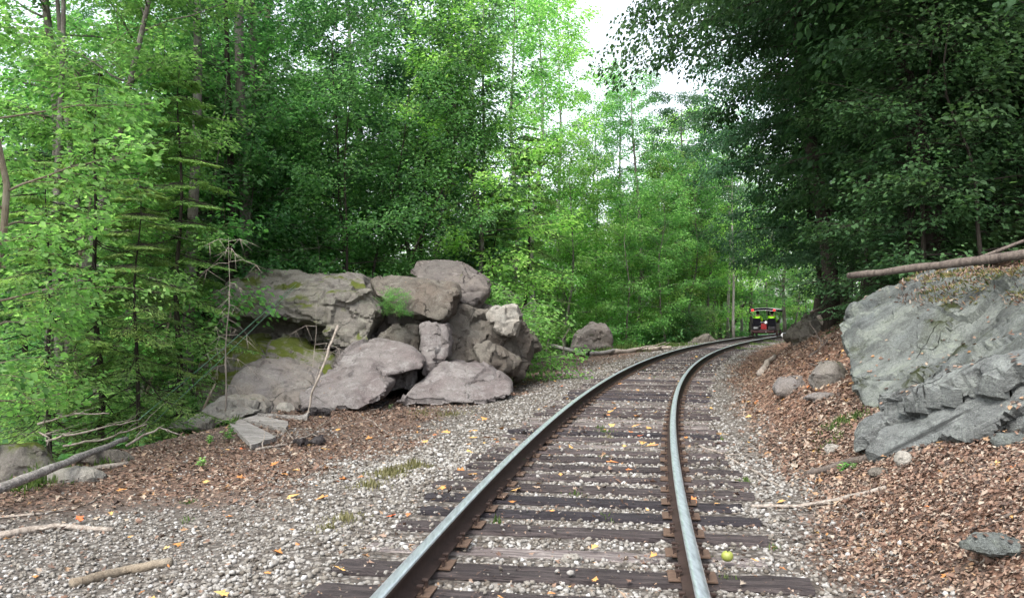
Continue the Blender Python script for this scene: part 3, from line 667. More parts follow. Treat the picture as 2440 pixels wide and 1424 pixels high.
def leaf_cards(P, D, N, Ln, Wd, rng, kind=2, curl=0.15, var=None):
    """folded leaf blades: kind 2 = six point leaf of two quads, kind 1 = folded rhombus"""
    n = len(P); D = D / np.linalg.norm(D, axis=1)[:, None]
    S = np.cross(D, N); S /= (np.linalg.norm(S, axis=1)[:, None] + 1e-9); N = np.cross(S, D)
    Ln = Ln[:, None]; Wd = Wd[:, None]; c = (curl * rng.uniform(-0.6, 1.0, n))[:, None]
    if kind == 2:
        b0 = P; tip = P + D * Ln - N * Ln * c * 1.2
        l1 = P + D * Ln * 0.28 + S * Wd * 0.5 + N * Wd * 0.18; l2 = P + D * Ln * 0.66 + S * Wd * 0.40 + N * (Wd * 0.12 - Ln * c * 0.4)
        r1 = P + D * Ln * 0.28 - S * Wd * 0.5 + N * Wd * 0.18; r2 = P + D * Ln * 0.66 - S * Wd * 0.40 + N * (Wd * 0.12 - Ln * c * 0.4)
        V = np.stack([b0, l1, l2, tip, r2, r1], 1).reshape(-1, 3); i = (np.arange(n) * 6)[:, None]
        L = np.concatenate([i, i + 3, i + 2, i + 1, i, i + 5, i + 4, i + 3], 1).ravel(); sz = np.full(2 * n, 4)
    elif kind == 1:
        tip = P + D * Ln - N * Ln * c
        l = P + D * Ln * 0.45 + S * Wd * 0.5 + N * Wd * 0.15; r = P + D * Ln * 0.45 - S * Wd * 0.5 + N * Wd * 0.15
        V = np.stack([P, l, tip, r], 1).reshape(-1, 3); i = (np.arange(n) * 4)[:, None]
        L = np.concatenate([i, i + 2, i + 1, i, i + 3, i + 2], 1).ravel(); sz = np.full(2 * n, 3)
    else:   # five-lobed maple leaf
        pts = [(0, 0), (-.1, .28), (.22, .22), (.25, .55), (.5, .27), (1, 0), (.5, -.27), (.25, -.55), (.22, -.22), (-.1, -.28)]
        V = []
        for (a, b_) in pts:
            V.append(P + D * Ln * a + S * Wd * b_ * 1.1 + N * (abs(b_) * Wd * 0.35 * (c * 5)))
        V = np.stack(V, 1).reshape(-1, 3); i = (np.arange(n) * 10)[:, None]
        L = np.concatenate([i, i + 5, i + 4, i + 3, i + 2, i + 1, i, i + 9, i + 8, i + 7, i + 6, i + 5], 1).ravel(); sz = np.full(2 * n, 6)
    v = rng.random(n) if var is None else var
    return V, L, sz, np.repeat(v, 2)
def surf(x, y, z):           # lift a point onto any rock that stands over it
    for o, t in BVH:
        c = o.location
        if abs(x - c.x) > 4.5 or abs(y - c.y) > 4.5: continue
        h_ = t.ray_cast(Vector((x, y, 6)), Vector((0, 0, -1)))
        if h_[0] and h_[0].z > z: return h_[0].z, h_[1]
    return None
def litter(name, spec, mat, label, cat, size, kind, rng, curl=0.35, tilt=0.35, rock_keep=0.0):
    A = []
    for n, y0, y1, d0, d1, sc in spec:
        x, y, d = sample(n, y0, y1, d0, d1, rng)
        lit, grv, wild = zones(x, y); A.append((x, y, d, np.full(n, sc), lit))
    x, y, d, sc, lit = [np.concatenate(a) for a in zip(*A)]
    return x, y, d, sc, lit
def scatter_leaves(name, spec, mat, label, size, kind, rng, density, curl=0.3, tilt=0.3, var=None):
    x, y, d, sc, lit = litter(name, spec, mat, label, None, size, kind, rng)
    keep = rng.random(len(x)) < density(x, y, d, lit); x, y, d, sc = x[keep], y[keep], d[keep], sc[keep]
    z = height(x, y) + 0.012 + 0.02 * rng.random(len(x))
    z = np.where(np.abs(d) < 1.28, np.maximum(z, -0.162 + 0.01 * rng.random(len(x))), z)
    n = len(x); a = rng.uniform(0, 6.283, n); D = np.stack([np.cos(a), np.sin(a), rng.normal(0, tilt, n)], 1)
    N = np.stack([rng.normal(0, tilt, n), rng.normal(0, tilt, n), np.ones(n)], 1)
    bank = (d > 1.7) & (d < 12); N[:, 0] -= np.where(bank, 0.45, 0); D[:, 2] += np.where(bank, 0.45 * D[:, 0], 0)
    s = sc * size * rng.uniform(0.5, 1.25, n) * np.clip(y / 7, .72, 1); P = np.stack([x, y, z], 1)
    vr = np.clip(rng.random(n) ** 1.15 * .92 + .14 * vnoise(P * 2.2, 55) - .03, 0, .99) if kind == 2 else None
    V, L, S_, vv = leaf_cards(P, D, N, s, s * rng.uniform(0.35, 0.85, n), rng, kind, curl * 1.6, var=vr)
    if 'rail' not in name:
        pass
    return tag(linkmesh(name, npmesh(name, V, L, S_, var=vv), mats=[mat]), label, 'leaves', kind='stuff')
rng = np.random.default_rng(8)
offrail = lambda d: (np.abs(np.abs(d) - 0.7525) > 0.09)
scatter_leaves('leaf_litter', [(150000, 2.4, 10, 1.4, 6.5, 1), (40000, 8, 24, 1.4, 9, 1.3), (15000, 22, 60, 1.5, 10, 2.0), (46000, 3, 14, -5.6, -2.2, 1), (22000, 12, 34, -6, -2.0, 1.4), (30000, 2.6, 30, -3, 1.5, .65)],
               LITTER, 'brown fallen leaves covering the banks beside the track', 0.035, 2, rng,
               lambda x, y, d, lit: np.where(np.abs(d) < 1.4, 0.25 * offrail(d), np.clip(lit * 1.1 + 0.03, 0, 1) * np.where(d < 0, .75, 1)))
scatter_leaves('broad_leaf_litter', [(15000, 2.4, 10, 1.5, 6.5, 1), (8000, 8, 24, 1.5, 9, 1.2), (6000, 3, 16, -5.6, -2.2, 1), (2500, 2.6, 26, -2.4, 1.5, .9)],
               LITTER, 'broad curled brown leaves on top of the finer litter', 0.062, 3, rng, lambda x, y, d, lit: np.where(np.abs(d) < 1.4, 0.3 * offrail(d), np.clip(lit + .1, 0, 1)), curl=.5, tilt=.45)
scatter_leaves('bright_fallen_leaves', [(260, 2.6, 12, -4.8, 1.7, 1), (300, 2.6, 14, 1.6, 5, 0.8), (180, 9, 30, -4.5, 1.5, 1.1)],
               MAPLE, 'orange and yellow maple leaves dotted over gravel and sleepers', 0.10, 3, rng, lambda x, y, d, lit: 0.75 * offrail(d), curl=0.25, tilt=0.22)
# leaves and moss lying on the rock tops
PL = []; NL = []
for o, t in BVH:
    big = max(o.dimensions) if max(o.dimensions) > 0 else 1
    bb = [Vector(c) + o.location for c in o.bound_box]; x0, x1 = min(b.x for b in bb), max(b.x for b in bb); y0, y1 = min(b.y for b in bb), max(b.y for b in bb)
    if y0 > 22: continue
    for _ in range(int(min(5200, (x1 - x0) * (y1 - y0) * (260 if x0 > 2 else 14)))):
        h_ = t.ray_cast(Vector((random.uniform(x0, x1), random.uniform(y0, y1), 7)), Vector((0, 0, -1)))
        if h_[0] and h_[1].z > (0.72 if x0 > 2 else .8) and vnoise(np.array([[h_[0].x * 2, h_[0].y * 2, 0]]), 77)[0] > (-0.1 if x0 > 2 else .3):
            PL.append(tuple(h_[0] + Vector((0, 0, 0.012)))); NL.append(tuple(h_[1]))
PL = np.array(PL); NL = np.array(NL); n = len(PL); a = rng.uniform(0, 6.28, n)
D = np.stack([np.cos(a), np.sin(a), np.zeros(n)], 1); D -= NL * (D * NL).sum(1)[:, None]
V, L, S_, vv = leaf_cards(PL, D, NL + rng.normal(0, .15, (n, 3)), rng.uniform(.025, .055, n), rng.uniform(.015, .035, n), rng, 2, 0.4)
tag(linkmesh('rock_leaf_litter', npmesh('rock_leaf_litter', V, L, S_, var=vv), mats=[LITTER]), 'brown leaves caught on the tops and ledges of the boulders', 'leaves', kind='stuff')

# moss cushions and hanging roots on the huge boulder's upper edge
def rock_moss(k, n, cond, mat, label, size, hang):
    o, t = BVH[k]; bb = [Vector(c) + o.location for c in o.bound_box]; x0, x1 = min(b.x for b in bb), max(b.x for b in bb); y0, y1 = min(b.y for b in bb), max(b.y for b in bb); P = []; N_ = []
    for _ in range(n):
        h_ = t.ray_cast(Vector((random.uniform(x0, x1), random.uniform(y0, y1), 7)), Vector((0, 0, -1)))
        if h_[0] and h_[1].z > .3 and cond(h_[0]): P.append(tuple(h_[0])); N_.append(tuple(h_[1]))
    P = np.array(P); N_ = np.array(N_); n = len(P); D = rng.normal(0, .6, (n, 3)) + N_; D[:, 0] -= hang; D[:, 2] -= hang
    Ls = size * rng.uniform(.4, 1.2, n); V, L, S_, vv = leaf_cards(P, D, rng.normal(0, 1, (n, 3)), Ls, Ls * .25, rng, 2, .4)
    return tag(linkmesh('moss', npmesh('moss', V, L, S_, var=vv), mats=[mat]), label, 'moss', kind='stuff')
L_MOSS = mat_leaf('moss_tufts', [(0.03, 0.04, 0.008), (0.06, 0.075, 0.012), (0.13, 0.12, 0.03), (0.16, 0.09, 0.045)], 0.2)
kb = [i for i, (o, t) in enumerate(BVH) if 'huge grey green' in o['label']][0]
def px_of(p): return 1220 + F * p.x / p.y, 750 - F * (p.z - H) / p.y
def topedge(p):
    x, y_ = px_of(p); e = 728 + 22 * float(vnoise(np.array([[x * .02, 0, 0]]), 3)[0])
    return x > 2165 and y_ < e and vnoise(np.array([[p.x * 3, p.y * 3, p.z * 3]]), 91)[0] > -.25
rock_moss(kb, 42000, lambda p: topedge(p) and p.x == p.x, L_MOSS, 'olive and brown moss along the top of the huge lichen boulder', .06, .5)
L_DUFF = LITTER
rock_moss(kb, 26000, lambda p: px_of(p)[0] > 2140 and px_of(p)[1] < 728, L_DUFF, 'brown leaf duff on the top of the huge lichen boulder', .055, .0)
# grass tufts
def grass(name, spots, mat, label, rng, hgt=0.1):
    P = []; D = []; N = []; Ls = []
    for (px, py, rad, n, hh) in spots:
        c = gp(px, py)
        n = int(n * .8); a = rng.uniform(0, 6.28, n); r = rad * np.abs(rng.normal(0, .75, n)); x = c.x + r * np.cos(a); y = c.y + r * np.sin(a)
        P.append(np.stack([x, y, height(x, y) - 0.005], 1)); b = rng.uniform(0, 6.28, n)
        D.append(np.stack([np.cos(b) * 0.6, np.sin(b) * 0.6, np.full(n, 1.0)], 1)); N.append(np.stack([np.cos(b), np.sin(b), np.full(n, -0.3)], 1))
        Ls.append(hh * rng.uniform(.25, 1.0, n) * np.exp(-(r / rad) ** 2 * .5))
    P, D, N, Ls = [np.concatenate(q) for q in (P, D, N, Ls)]
    V, L, S_, vv = leaf_cards(P, D, N, Ls, Ls * 0.05 + 0.002, rng, 2, 0.8)
    return tag(linkmesh(name, npmesh(name, V, L, S_, var=vv), mats=[mat]), label, 'grass', kind='stuff')
grass('green_grass', [(1440, 1035, .18, 140, .09), (1430, 1025, .14, 90, .09), (1185, 1250, .05, 40, .1), (1438, 1090, .08, 60, .06), (1520, 885, .9, 160, .07), (1370, 1180, .1, 50, .06),
                      (1790, 822, 1.0, 1200, .16), (1760, 832, .8, 800, .14), (1830, 815, .9, 700, .16), (1780, 1150, .1, 90, .07), (1720, 1050, .07, 60, .06), (1440, 1240, .12, 60, .06),
                      (130, 1140, .3, 400, .16), (70, 1165, .25, 350, .16), (250, 1110, .2, 150, .12), (1730, 1390, .08, 60, .07), (1840, 1310, .06, 40, .06), (1680, 1330, .05, 40, .05),
                      (2000, 1010, .4, 700, .08), (2040, 1000, .35, 500, .08), (1980, 1060, .3, 260, .07), (560, 1010, .2, 80, .14), (1380, 842, 2.5, 2200, .3), (1300, 850, 1.6, 900, .25), (1480, 836, 2.5, 1500, .3), (1600, 826, 1.6, 900, .25), (450, 1200, .08, 60, .06), (445, 1240, .07, 50, .05), (1560, 900, .5, 90, .06)],
      L_GRASS, 'small tufts of green grass and moss along the track', rng)
grass('dry_grass', [(930, 1135, .22, 600, .10), (985, 1115, .2, 500, .10), (880, 1160, .2, 260, .08), (820, 1240, .2, 220, .07), (1010, 985, .5, 300, .08), (1070, 990, .5, 250, .08), (1450, 1045, .14, 90, .07), (780, 1262, .15, 100, .06)],
      L_DRYGRASS, 'dry yellow grass tufts on the gravel left of the track', rng)
# leafy seedlings
def seedlings(spots, rng):
    for i, (px, py, hh, lab) in enumerate(spots):
        c = gp(px, py); root = empty('seedling', c, label=lab, cat='plant', group='green seedlings beside the track')
        stem = []; P = []; D = []; N = []
        for s in range(5):
            a = rng.uniform(0, 6.28); top = Vector((math.cos(a) * hh * .35, math.sin(a) * hh * .35, hh * rng.uniform(.6, 1)))
            stem.append([Vector((0, 0, -0.01)), top * 0.5 + Vector((0, 0, .02)), top])
            for k in range(7):
                t = 0.3 + 0.7 * k / 6; b = rng.uniform(0, 6.28); P.append(tuple(top * t)); D.append((math.cos(b), math.sin(b), .15)); N.append((0, 0, 1))
        P, D, N = np.array(P), np.array(D), np.array(N); n = len(P)
        V, L, S_, vv = leaf_cards(P, D, N, np.full(n, hh * .33), np.full(n, hh * .2), rng, 2, .3)
        linkmesh('foliage', npmesh('foliage', V, L, S_, var=vv), root, [L_BRIGHT])
        V, L, S_ = tubes([(p, [.004, .003, .002]) for p in stem], 4); linkmesh('stem', npmesh('stem', V, L, S_), root, [BARK_TAN])

# ------------------------------------------------------------------ tubes: trunks, branches, sticks
def tubes(paths, sides=6):
    VV = []; LL = []; SZ = []; base = 0
    for pts, rad in paths:
        n = len(pts); P = np.array([tuple(p) for p in pts]); T = np.gradient(P, axis=0); T /= (np.linalg.norm(T, axis=1)[:, None] + 1e-9)
        ref = np.array([0.0, 0, 1]) if abs(T[:, 2]).mean() < 0.8 else np.array([1.0, 0, 0])
        A = np.cross(T, ref); A /= (np.linalg.norm(A, axis=1)[:, None] + 1e-9); B = np.cross(T, A)
        an = np.arange(sides) / sides * 2 * math.pi; R = np.asarray(rad, float)[:, None, None]
        ring = P[:, None, :] + R * (np.cos(an)[None, :, None] * A[:, None, :] + np.sin(an)[None, :, None] * B[:, None, :])
        VV.append(ring.reshape(-1, 3)); i = np.arange(n - 1)[:, None] * sides; k = np.arange(sides)[None]; k2 = (k + 1) % sides
        q = np.stack([i + k, i + k2, i + sides + k2, i + sides + k], -1).reshape(-1) + base; LL.append(q); SZ += [4] * ((n - 1) * sides)
        LL.append(np.arange(sides)[::-1] + base); LL.append(np.arange(sides) + base + (n - 1) * sides); SZ += [sides, sides]; base += n * sides
    return np.concatenate(VV), np.concatenate(LL), np.array(SZ)
def wob(p0, p1, n, amp, r, sag=0.0):
    p0, p1 = Vector(p0), Vector(p1); L = (p1 - p0).length; out = []
    ph = [r.uniform(0, 6.28) for _ in range(4)]
    for i in range(n):
        t = i / (n - 1); w_ = math.sin(math.pi * t) ** 0.5 if 0 < t < 1 else 0
        out.append(p0.lerp(p1, t) + Vector((math.sin(ph[0] + 5 * t) + .5 * math.sin(ph[1] + 13 * t), math.cos(ph[2] + 6 * t) + .5 * math.sin(ph[3] + 11 * t), 0.4 * math.sin(ph[1] + 9 * t))) * amp * L * w_ + Vector((0, 0, -sag * L * math.sin(math.pi * t))))
    return out
def stick(name, pxs, r0, r1, mat, label, cat='branch', group=None, ground=True, forks=0, seed=0, sides=8, wobble=0.02):
    r = random.Random(seed + 90); pts = []
    P = [gp(p[0], p[1], lift=max(r0, r1) * 0.7) if ground and len(p) == 2 else px3(*p) for p in pxs]
    for i in range(len(P) - 1):
        seg = wob(P[i], P[i + 1], 6, wobble, r); pts += seg if i == 0 else seg[1:]
    c = P[0].copy(); n = len(pts); rad = [(r0 + (r1 - r0) * i / (n - 1)) * r.uniform(.88, 1.1) for i in range(n)]
    paths = [([p - c for p in pts], rad)]
    for k in range(forks):
        i = r.randint(1, n - 2); a = r.choice((-1, 1)) * r.uniform(0.5, 1.0); d = (pts[i + 1] - pts[i - 1]).normalized(); d.rotate(Matrix.Rotation(a, 3, 'Z')); d.z += r.uniform(0.0, 0.4)
        ln = (P[-1] - P[0]).length * r.uniform(.15, .4)
        paths.append(([q - c for q in wob(pts[i], pts[i] + d * ln, 6, .05, r)], [rad[i] * .5 * (1 - .8 * j / 5) for j in range(6)]))
    V, L, S_ = tubes(paths, sides)
    return tag(linkmesh(name, npmesh(name, V, L, S_, smooth=True), mats=[mat], loc=c), label, cat, group)

seedlings([(735 - 180, 1020, .16, 'pale green seedling left of the grey planks'), (545, 1055, .2, 'leggy seedling at the left end of the grey planks'), (500, 1060, .13, 'low seedling between mossy stone and planks'),
           (352, 1045, .2, 'bright green seedling by the dark mossy stone'), (480, 1115, .12, 'faint seedling on bare soil below the planks'), (2008, 1128, .1, 'small green seedling under the layered slab'),
           (2135 - 100, 1122, .06, 'tiny seedling by the short log under the slab'), (980, 745, .3, 'leafy sprig growing in the gap of the rock pile') if False else (930, 975, .08, 'tiny seedling at the foot of the pile')], rng)

# planks, charred wood, logs, branches
def plank(pts4, th, mat, label, seed=0):
    P = [gp(*p, lift=0.02) for p in pts4]; c = sum(P, Vector()) / 4; r = random.Random(seed); bm = bmesh.new(); n = 14
    rows = []
    for j in range(2):
        for lvl in range(2): pass
    top = []; bot = []
    for i in range(n + 1):
        t = i / n; row = []; rb = []
        for k in range(5):
            u = k / 4; a = P[0].lerp(P[1], t); b_ = P[3].lerp(P[2], t); q = a.lerp(b_, u) - c
            jag = r.uniform(-.03, .03) if i in (0, n) else r.uniform(-.006, .006)
            q = q + (P[1] - P[0]).normalized() * jag + Vector((0, 0, th + r.uniform(-.008, .008)))
            row.append(bm.verts.new(q)); rb.append(bm.verts.new(q - Vector((0, 0, th * 1.1))))
        top.append(row); bot.append(rb)
    for i in range(n):
        for k in range(4):
            bm.faces.new((top[i][k], top[i][k + 1], top[i + 1][k + 1], top[i + 1][k])); bm.faces.new((bot[i][k], bot[i + 1][k], bot[i + 1][k + 1], bot[i][k + 1]))
        bm.faces.new((top[i][0], top[i + 1][0], bot[i + 1][0], bot[i][0])); bm.faces.new((top[i][4], bot[i][4], bot[i + 1][4], top[i + 1][4]))
    for k in range(4):
        bm.faces.new((top[0][k], bot[0][k], bot[0][k + 1], top[0][k + 1])); bm.faces.new((top[n][k], top[n][k + 1], bot[n][k + 1], bot[n][k]))
    o = linkmesh('plank', bmmesh('plank', bm), mats=[mat], loc=c); return tag(o, label, 'plank', 'weathered planks in the leaves')
plank([(548, 1018), (600, 1070), (658, 1050), (575, 1005)], .05, PLANK_WOOD, 'short broken grey plank lying in leaves nearest the camera', 1)
plank([(575, 1006), (680, 1030), (688, 1012), (610, 996)], .05, PLANK_WOOD, 'grey plank lying just behind the broken one', 2)
plank([(615, 992), (730, 1000), (738, 986), (650, 976)], .05, PLANK_WOOD, 'grey plank nearest the foot of the rounded boulder', 3)
plank([(800, 960), (905, 975), (925, 962), (815, 952)], .05, CHAR_WOOD, 'blackened plank at the foot of the purplish boulder', 4)
def charlump(px, py, w_, label, seed):
    g = gp(px, py); r = random.Random(seed); hs_ = []
    for k in range(4):
        c = g + Vector((r.uniform(-.5, .5) * w_, r.uniform(0, .3) * w_, .03)); hs_.append([c + Vector((r.gauss(0, .15) * w_, r.gauss(0, .12) * w_, abs(r.gauss(0, .10)) * w_)) for _ in range(10)] + [c + Vector((r.uniform(-.2, .2) * w_, 0, -.06)) for _ in range(2)])
    return rock('charred_wood', hs_, CHAR_WOOD, label, 'charred wood', 'charred wood lumps', vox=0.02, amp=.03, cell=.12, cellamp=.04, crack=.02, smooth=1, seed=seed)
charlump(750, 1062, .34, 'burnt black stick lump in the leaves nearest the track', 61)
charlump(730, 985, .40, 'burnt black chunk between the planks and rounded boulder', 62)
charlump(770, 990, .38, 'burnt black chunk at the foot of the purplish boulder', 63)

SG = 'fallen branches'
stick('log', [(2022, 657, 9.9), (2240, 632, 8.8), (2440, 606, 7.9), (2800, 560, 6.8)], .038, .056, BARK_LOG, 'long bare brown log lying across the top of the huge lichen boulder', 'log', ground=False, sides=14, wobble=.012, seed=1, forks=3)
stick('branch', [(0, 1275), (130, 1255), (270, 1262)], .03, .02, DEAD_WOOD, 'thick bare brown branch on gravel at the left edge', group=SG, seed=2, forks=1)
stick('branch', [(170, 1390), (300, 1360), (410, 1338)], .035, .028, BARK_TAN, 'thick split brown branch on gravel at the lower left', group=SG, seed=3)
stick('branch', [(0, 1232), (80, 1225), (160, 1215)], .014, .008, DEAD_WOOD, 'thin pale stick above the thick one at the left edge', group=SG, seed=4)
stick('log', [(-40, 1178, 6.8), (110, 1120, 7.5), (200, 1084, 8.3), (300, 1045, 9.6)], .05, .03, PLANK_WOOD, 'long bleached pale log lying along the left edge of the shelf', 'log', seed=5, wobble=.008, ground=False)
stick('log', [(115, 1136), (190, 1122), (305, 1103)], .035, .025, DEAD_WOOD, 'short pale log beside the flat tan stone', 'log', seed=6)
stick('branch', [(610, 1072), (680, 1060), (740, 1035), (830, 1010)], .018, .008, DEAD_WOOD, 'curved twig sweeping past the grey planks', group=SG, seed=7, forks=3)
stick('branch', [(850, 985), (890, 1005), (925, 1035)], .012, .006, DEAD_WOOD, 'thin twig in the leaves before the purplish boulder', group=SG, seed=8, forks=1)
stick('branch', [(690, 1065), (710, 1040), (790, 995)], .012, .006, DEAD_WOOD, 'forked twig behind the burnt stick lump', group=SG, seed=9, forks=2)
stick('branch', [(210, 1200), (245, 1180), (275, 1168)], .006, .004, DEAD_WOOD, 'short thin pale twig on bare soil at left', group=SG, seed=10)
stick('branch', [(1665, 1062), (1720, 1082), (1790, 1120), (1860, 1160)], .016, .009, DEAD_WOOD, 'bare stick leaning from the sleepers onto the right gravel', group=SG, seed=11, forks=1)
stick('branch', [(1690, 1240), (1790, 1240), (1870, 1262)], .016, .01, PLANK_WOOD, 'pale barkless stick lying over the near sleepers on the right', group=SG, seed=12)
stick('branch', [(1790, 1205), (1900, 1206), (1990, 1195), (2110, 1165)], .016, .02, DEAD_WOOD, 'long bent pale and brown branch across the right bank', group=SG, seed=13, forks=1)
stick('branch', [(1920, 1132), (2000, 1108), (2085, 1088)], .03, .035, BARK_LOG, 'short thick brown log end under the layered slab', group=SG, seed=14)
stick('branch', [(1860, 1035), (1910, 1015), (1965, 995)], .01, .006, BARK_LOG, 'thin dark twig in the leaves below the square block', group=SG, seed=15, forks=2)
stick('branch', [(2230, 1270), (2290, 1200), (2350, 1110)], .014, .01, BARK_LOG, 'dark straight stick in leaves on the lower right bank', group=SG, seed=16, forks=2)
stick('branch', [(2340, 1255), (2440, 1215)], .012, .008, BARK_LOG, 'short dark stick at the right edge in leaves', group=SG, seed=17, forks=1)
stick('branch', [(2370, 1130), (2440, 1170)], .005, .003, DEAD_WOOD, 'thin pale twig at the right edge in leaves', group=SG, seed=18)
stick('log', [(1812, 890), (1846, 850)], .08, .06, DEAD_WOOD, 'pale grey fallen trunk on the bank below the rock ledge', 'log', seed=19, wobble=.008)
stick('branch', [(1860, 862), (1930, 868), (2030, 880)], .018, .008, BARK_LOG, 'dark branch across the bank above the square block', group=SG, seed=20, forks=5)
stick('branch', [(1930, 850), (1965, 820), (1985, 800)], .03, .02, BARK_LOG, 'dark stick rising up the bank beside the huge boulder', group=SG, seed=21, forks=3)
stick('branch', [(1930, 745, 24), (1990, 720, 24), (2050, 680, 23)], .045, .025, BARK_LOG, 'bare bent branch above the jagged rock ledge', group=SG, ground=False, seed=22, forks=4)
stick('branch', [(1950, 752, 22), (1975, 792, 22)], .06, .05, DEAD_WOOD, 'stub of broken pale wood against the jagged ledge', group=SG, ground=False, seed=23)
stick('log', [(1340, 838), (1400, 846), (1470, 835)], .14, .08, PLANK_WOOD, 'pale driftwood log lying beyond the leaf patch', 'log', seed=24)
stick('log', [(1450, 840), (1540, 832), (1600, 828)], .12, .08, DEAD_WOOD, 'dark grey fallen log at the foot of the young trees', 'log', seed=25, forks=2)
stick('branch', [(1285, 860), (1330, 852), (1395, 858)], .06, .03, DEAD_WOOD, 'broken driftwood pieces right of the rock pile', group=SG, seed=26, forks=4)
stick('branch', [(1300, 840, 27), (1310, 800, 27), (1290, 780, 27), (1258, 762, 27)], .03, .012, DEAD_WOOD, 'bare curved dead branch rising right of the rock pile', group=SG, ground=False, seed=27, forks=4)
stick('branch', [(1345, 848, 27), (1340, 810, 27), (1355, 785, 27)], .03, .012, DEAD_WOOD, 'bare upright dead branch beside the pale driftwood log', group=SG, ground=False, seed=28, forks=3)
stick('branch', [(730, 1000, 13.0), (745, 930, 13.1), (775, 860, 13.3), (805, 775, 13.6)], .018, .022, DEAD_WOOD, 'slanting dead stick propped on the purplish boulder', group=SG, ground=False, seed=29, forks=1)
stick('branch', [(485, 975, 13), (500, 940, 13), (512, 915, 13.2)], .022, .014, BARK_TAN, 'reddish snapped stick left of the mossy boulder', group=SG, ground=False, seed=30)
for k, (pts, lab) in enumerate([([(90, 1010, 10.5), (180, 985, 10.4), (260, 985, 10.4)], 'arching dead twig of the brush heap, upper'), ([(110, 1050, 10.2), (230, 1022, 10.2), (330, 1000, 10.4)], 'arching dead twig of the brush heap, middle'),
                                ([(150, 1062, 10), (250, 1046, 10), (350, 1010, 10)], 'arching dead twig of the brush heap, lower'), ([(300, 1062, 9.9), (380, 1018, 10), (430, 1035, 10)], 'arching dead twig of the brush heap, right end'),
                                ([(110, 1000, 11), (112, 1060, 9.8)], 'reddish upright dead stem in the brush heap')]):
    stick('branch', pts, .016, .007, DEAD_WOOD, lab, group='brush heap twigs', ground=False, seed=40 + k, forks=5, wobble=.05)
# green wires
GREENWIRE = mat_plain('green_wire', (0.08, 0.19, 0.12), 0.5, 0.5)
for a, b_, lab in (((706, 676, 16.4), (330, 1000, 11.0), 'upper thin green wire slanting down from the big slab'), ((704, 684, 16.3), (330, 1040, 11.0), 'lower thin green wire slanting down from the big slab')):
    p, q = px3(*a), px3(*b_); V, L, S_ = tubes([([Vector((0, 0, 0)), (q - p) * .5 + Vector((0, 0, -.03)), q - p], [.0055] * 3)], 6)
    tag(linkmesh('wire', npmesh('wire', V, L, S_), mats=[GREENWIRE], loc=p), lab, 'wire', 'green wires at the rock pile')
# fruit on the sleeper
bm = bmesh.new(); bmesh.ops.create_uvsphere(bm, u_segments=20, v_segments=14, radius=.034)
for v in bm.verts:
    r_ = math.hypot(v.co.x, v.co.y); v.co.z -= .012 * math.exp(-(r_ / .012) ** 2) * (1 if v.co.z > 0 else -1); v.co.x *= 1.05
g = gp(1733, 1355)
fr = empty('fruit', (g.x, g.y, -0.128), label='round yellow green fruit lying on a near sleeper right of the inner rail', cat='fruit')
linkmesh('skin', bmmesh('skin', bm, True), fr, [mat_plain('yellow_green_skin', (0.26, 0.29, 0.06), 0.5, .5)])
V, L, S_ = tubes([([Vector((0, 0, .018)), Vector((.003, 0, .03)), Vector((.01, 0, .042))], [.003, .0025, .003])], 6)
linkmesh('stalk', npmesh('stalk', V, L, S_), fr, [BARK_DARK])
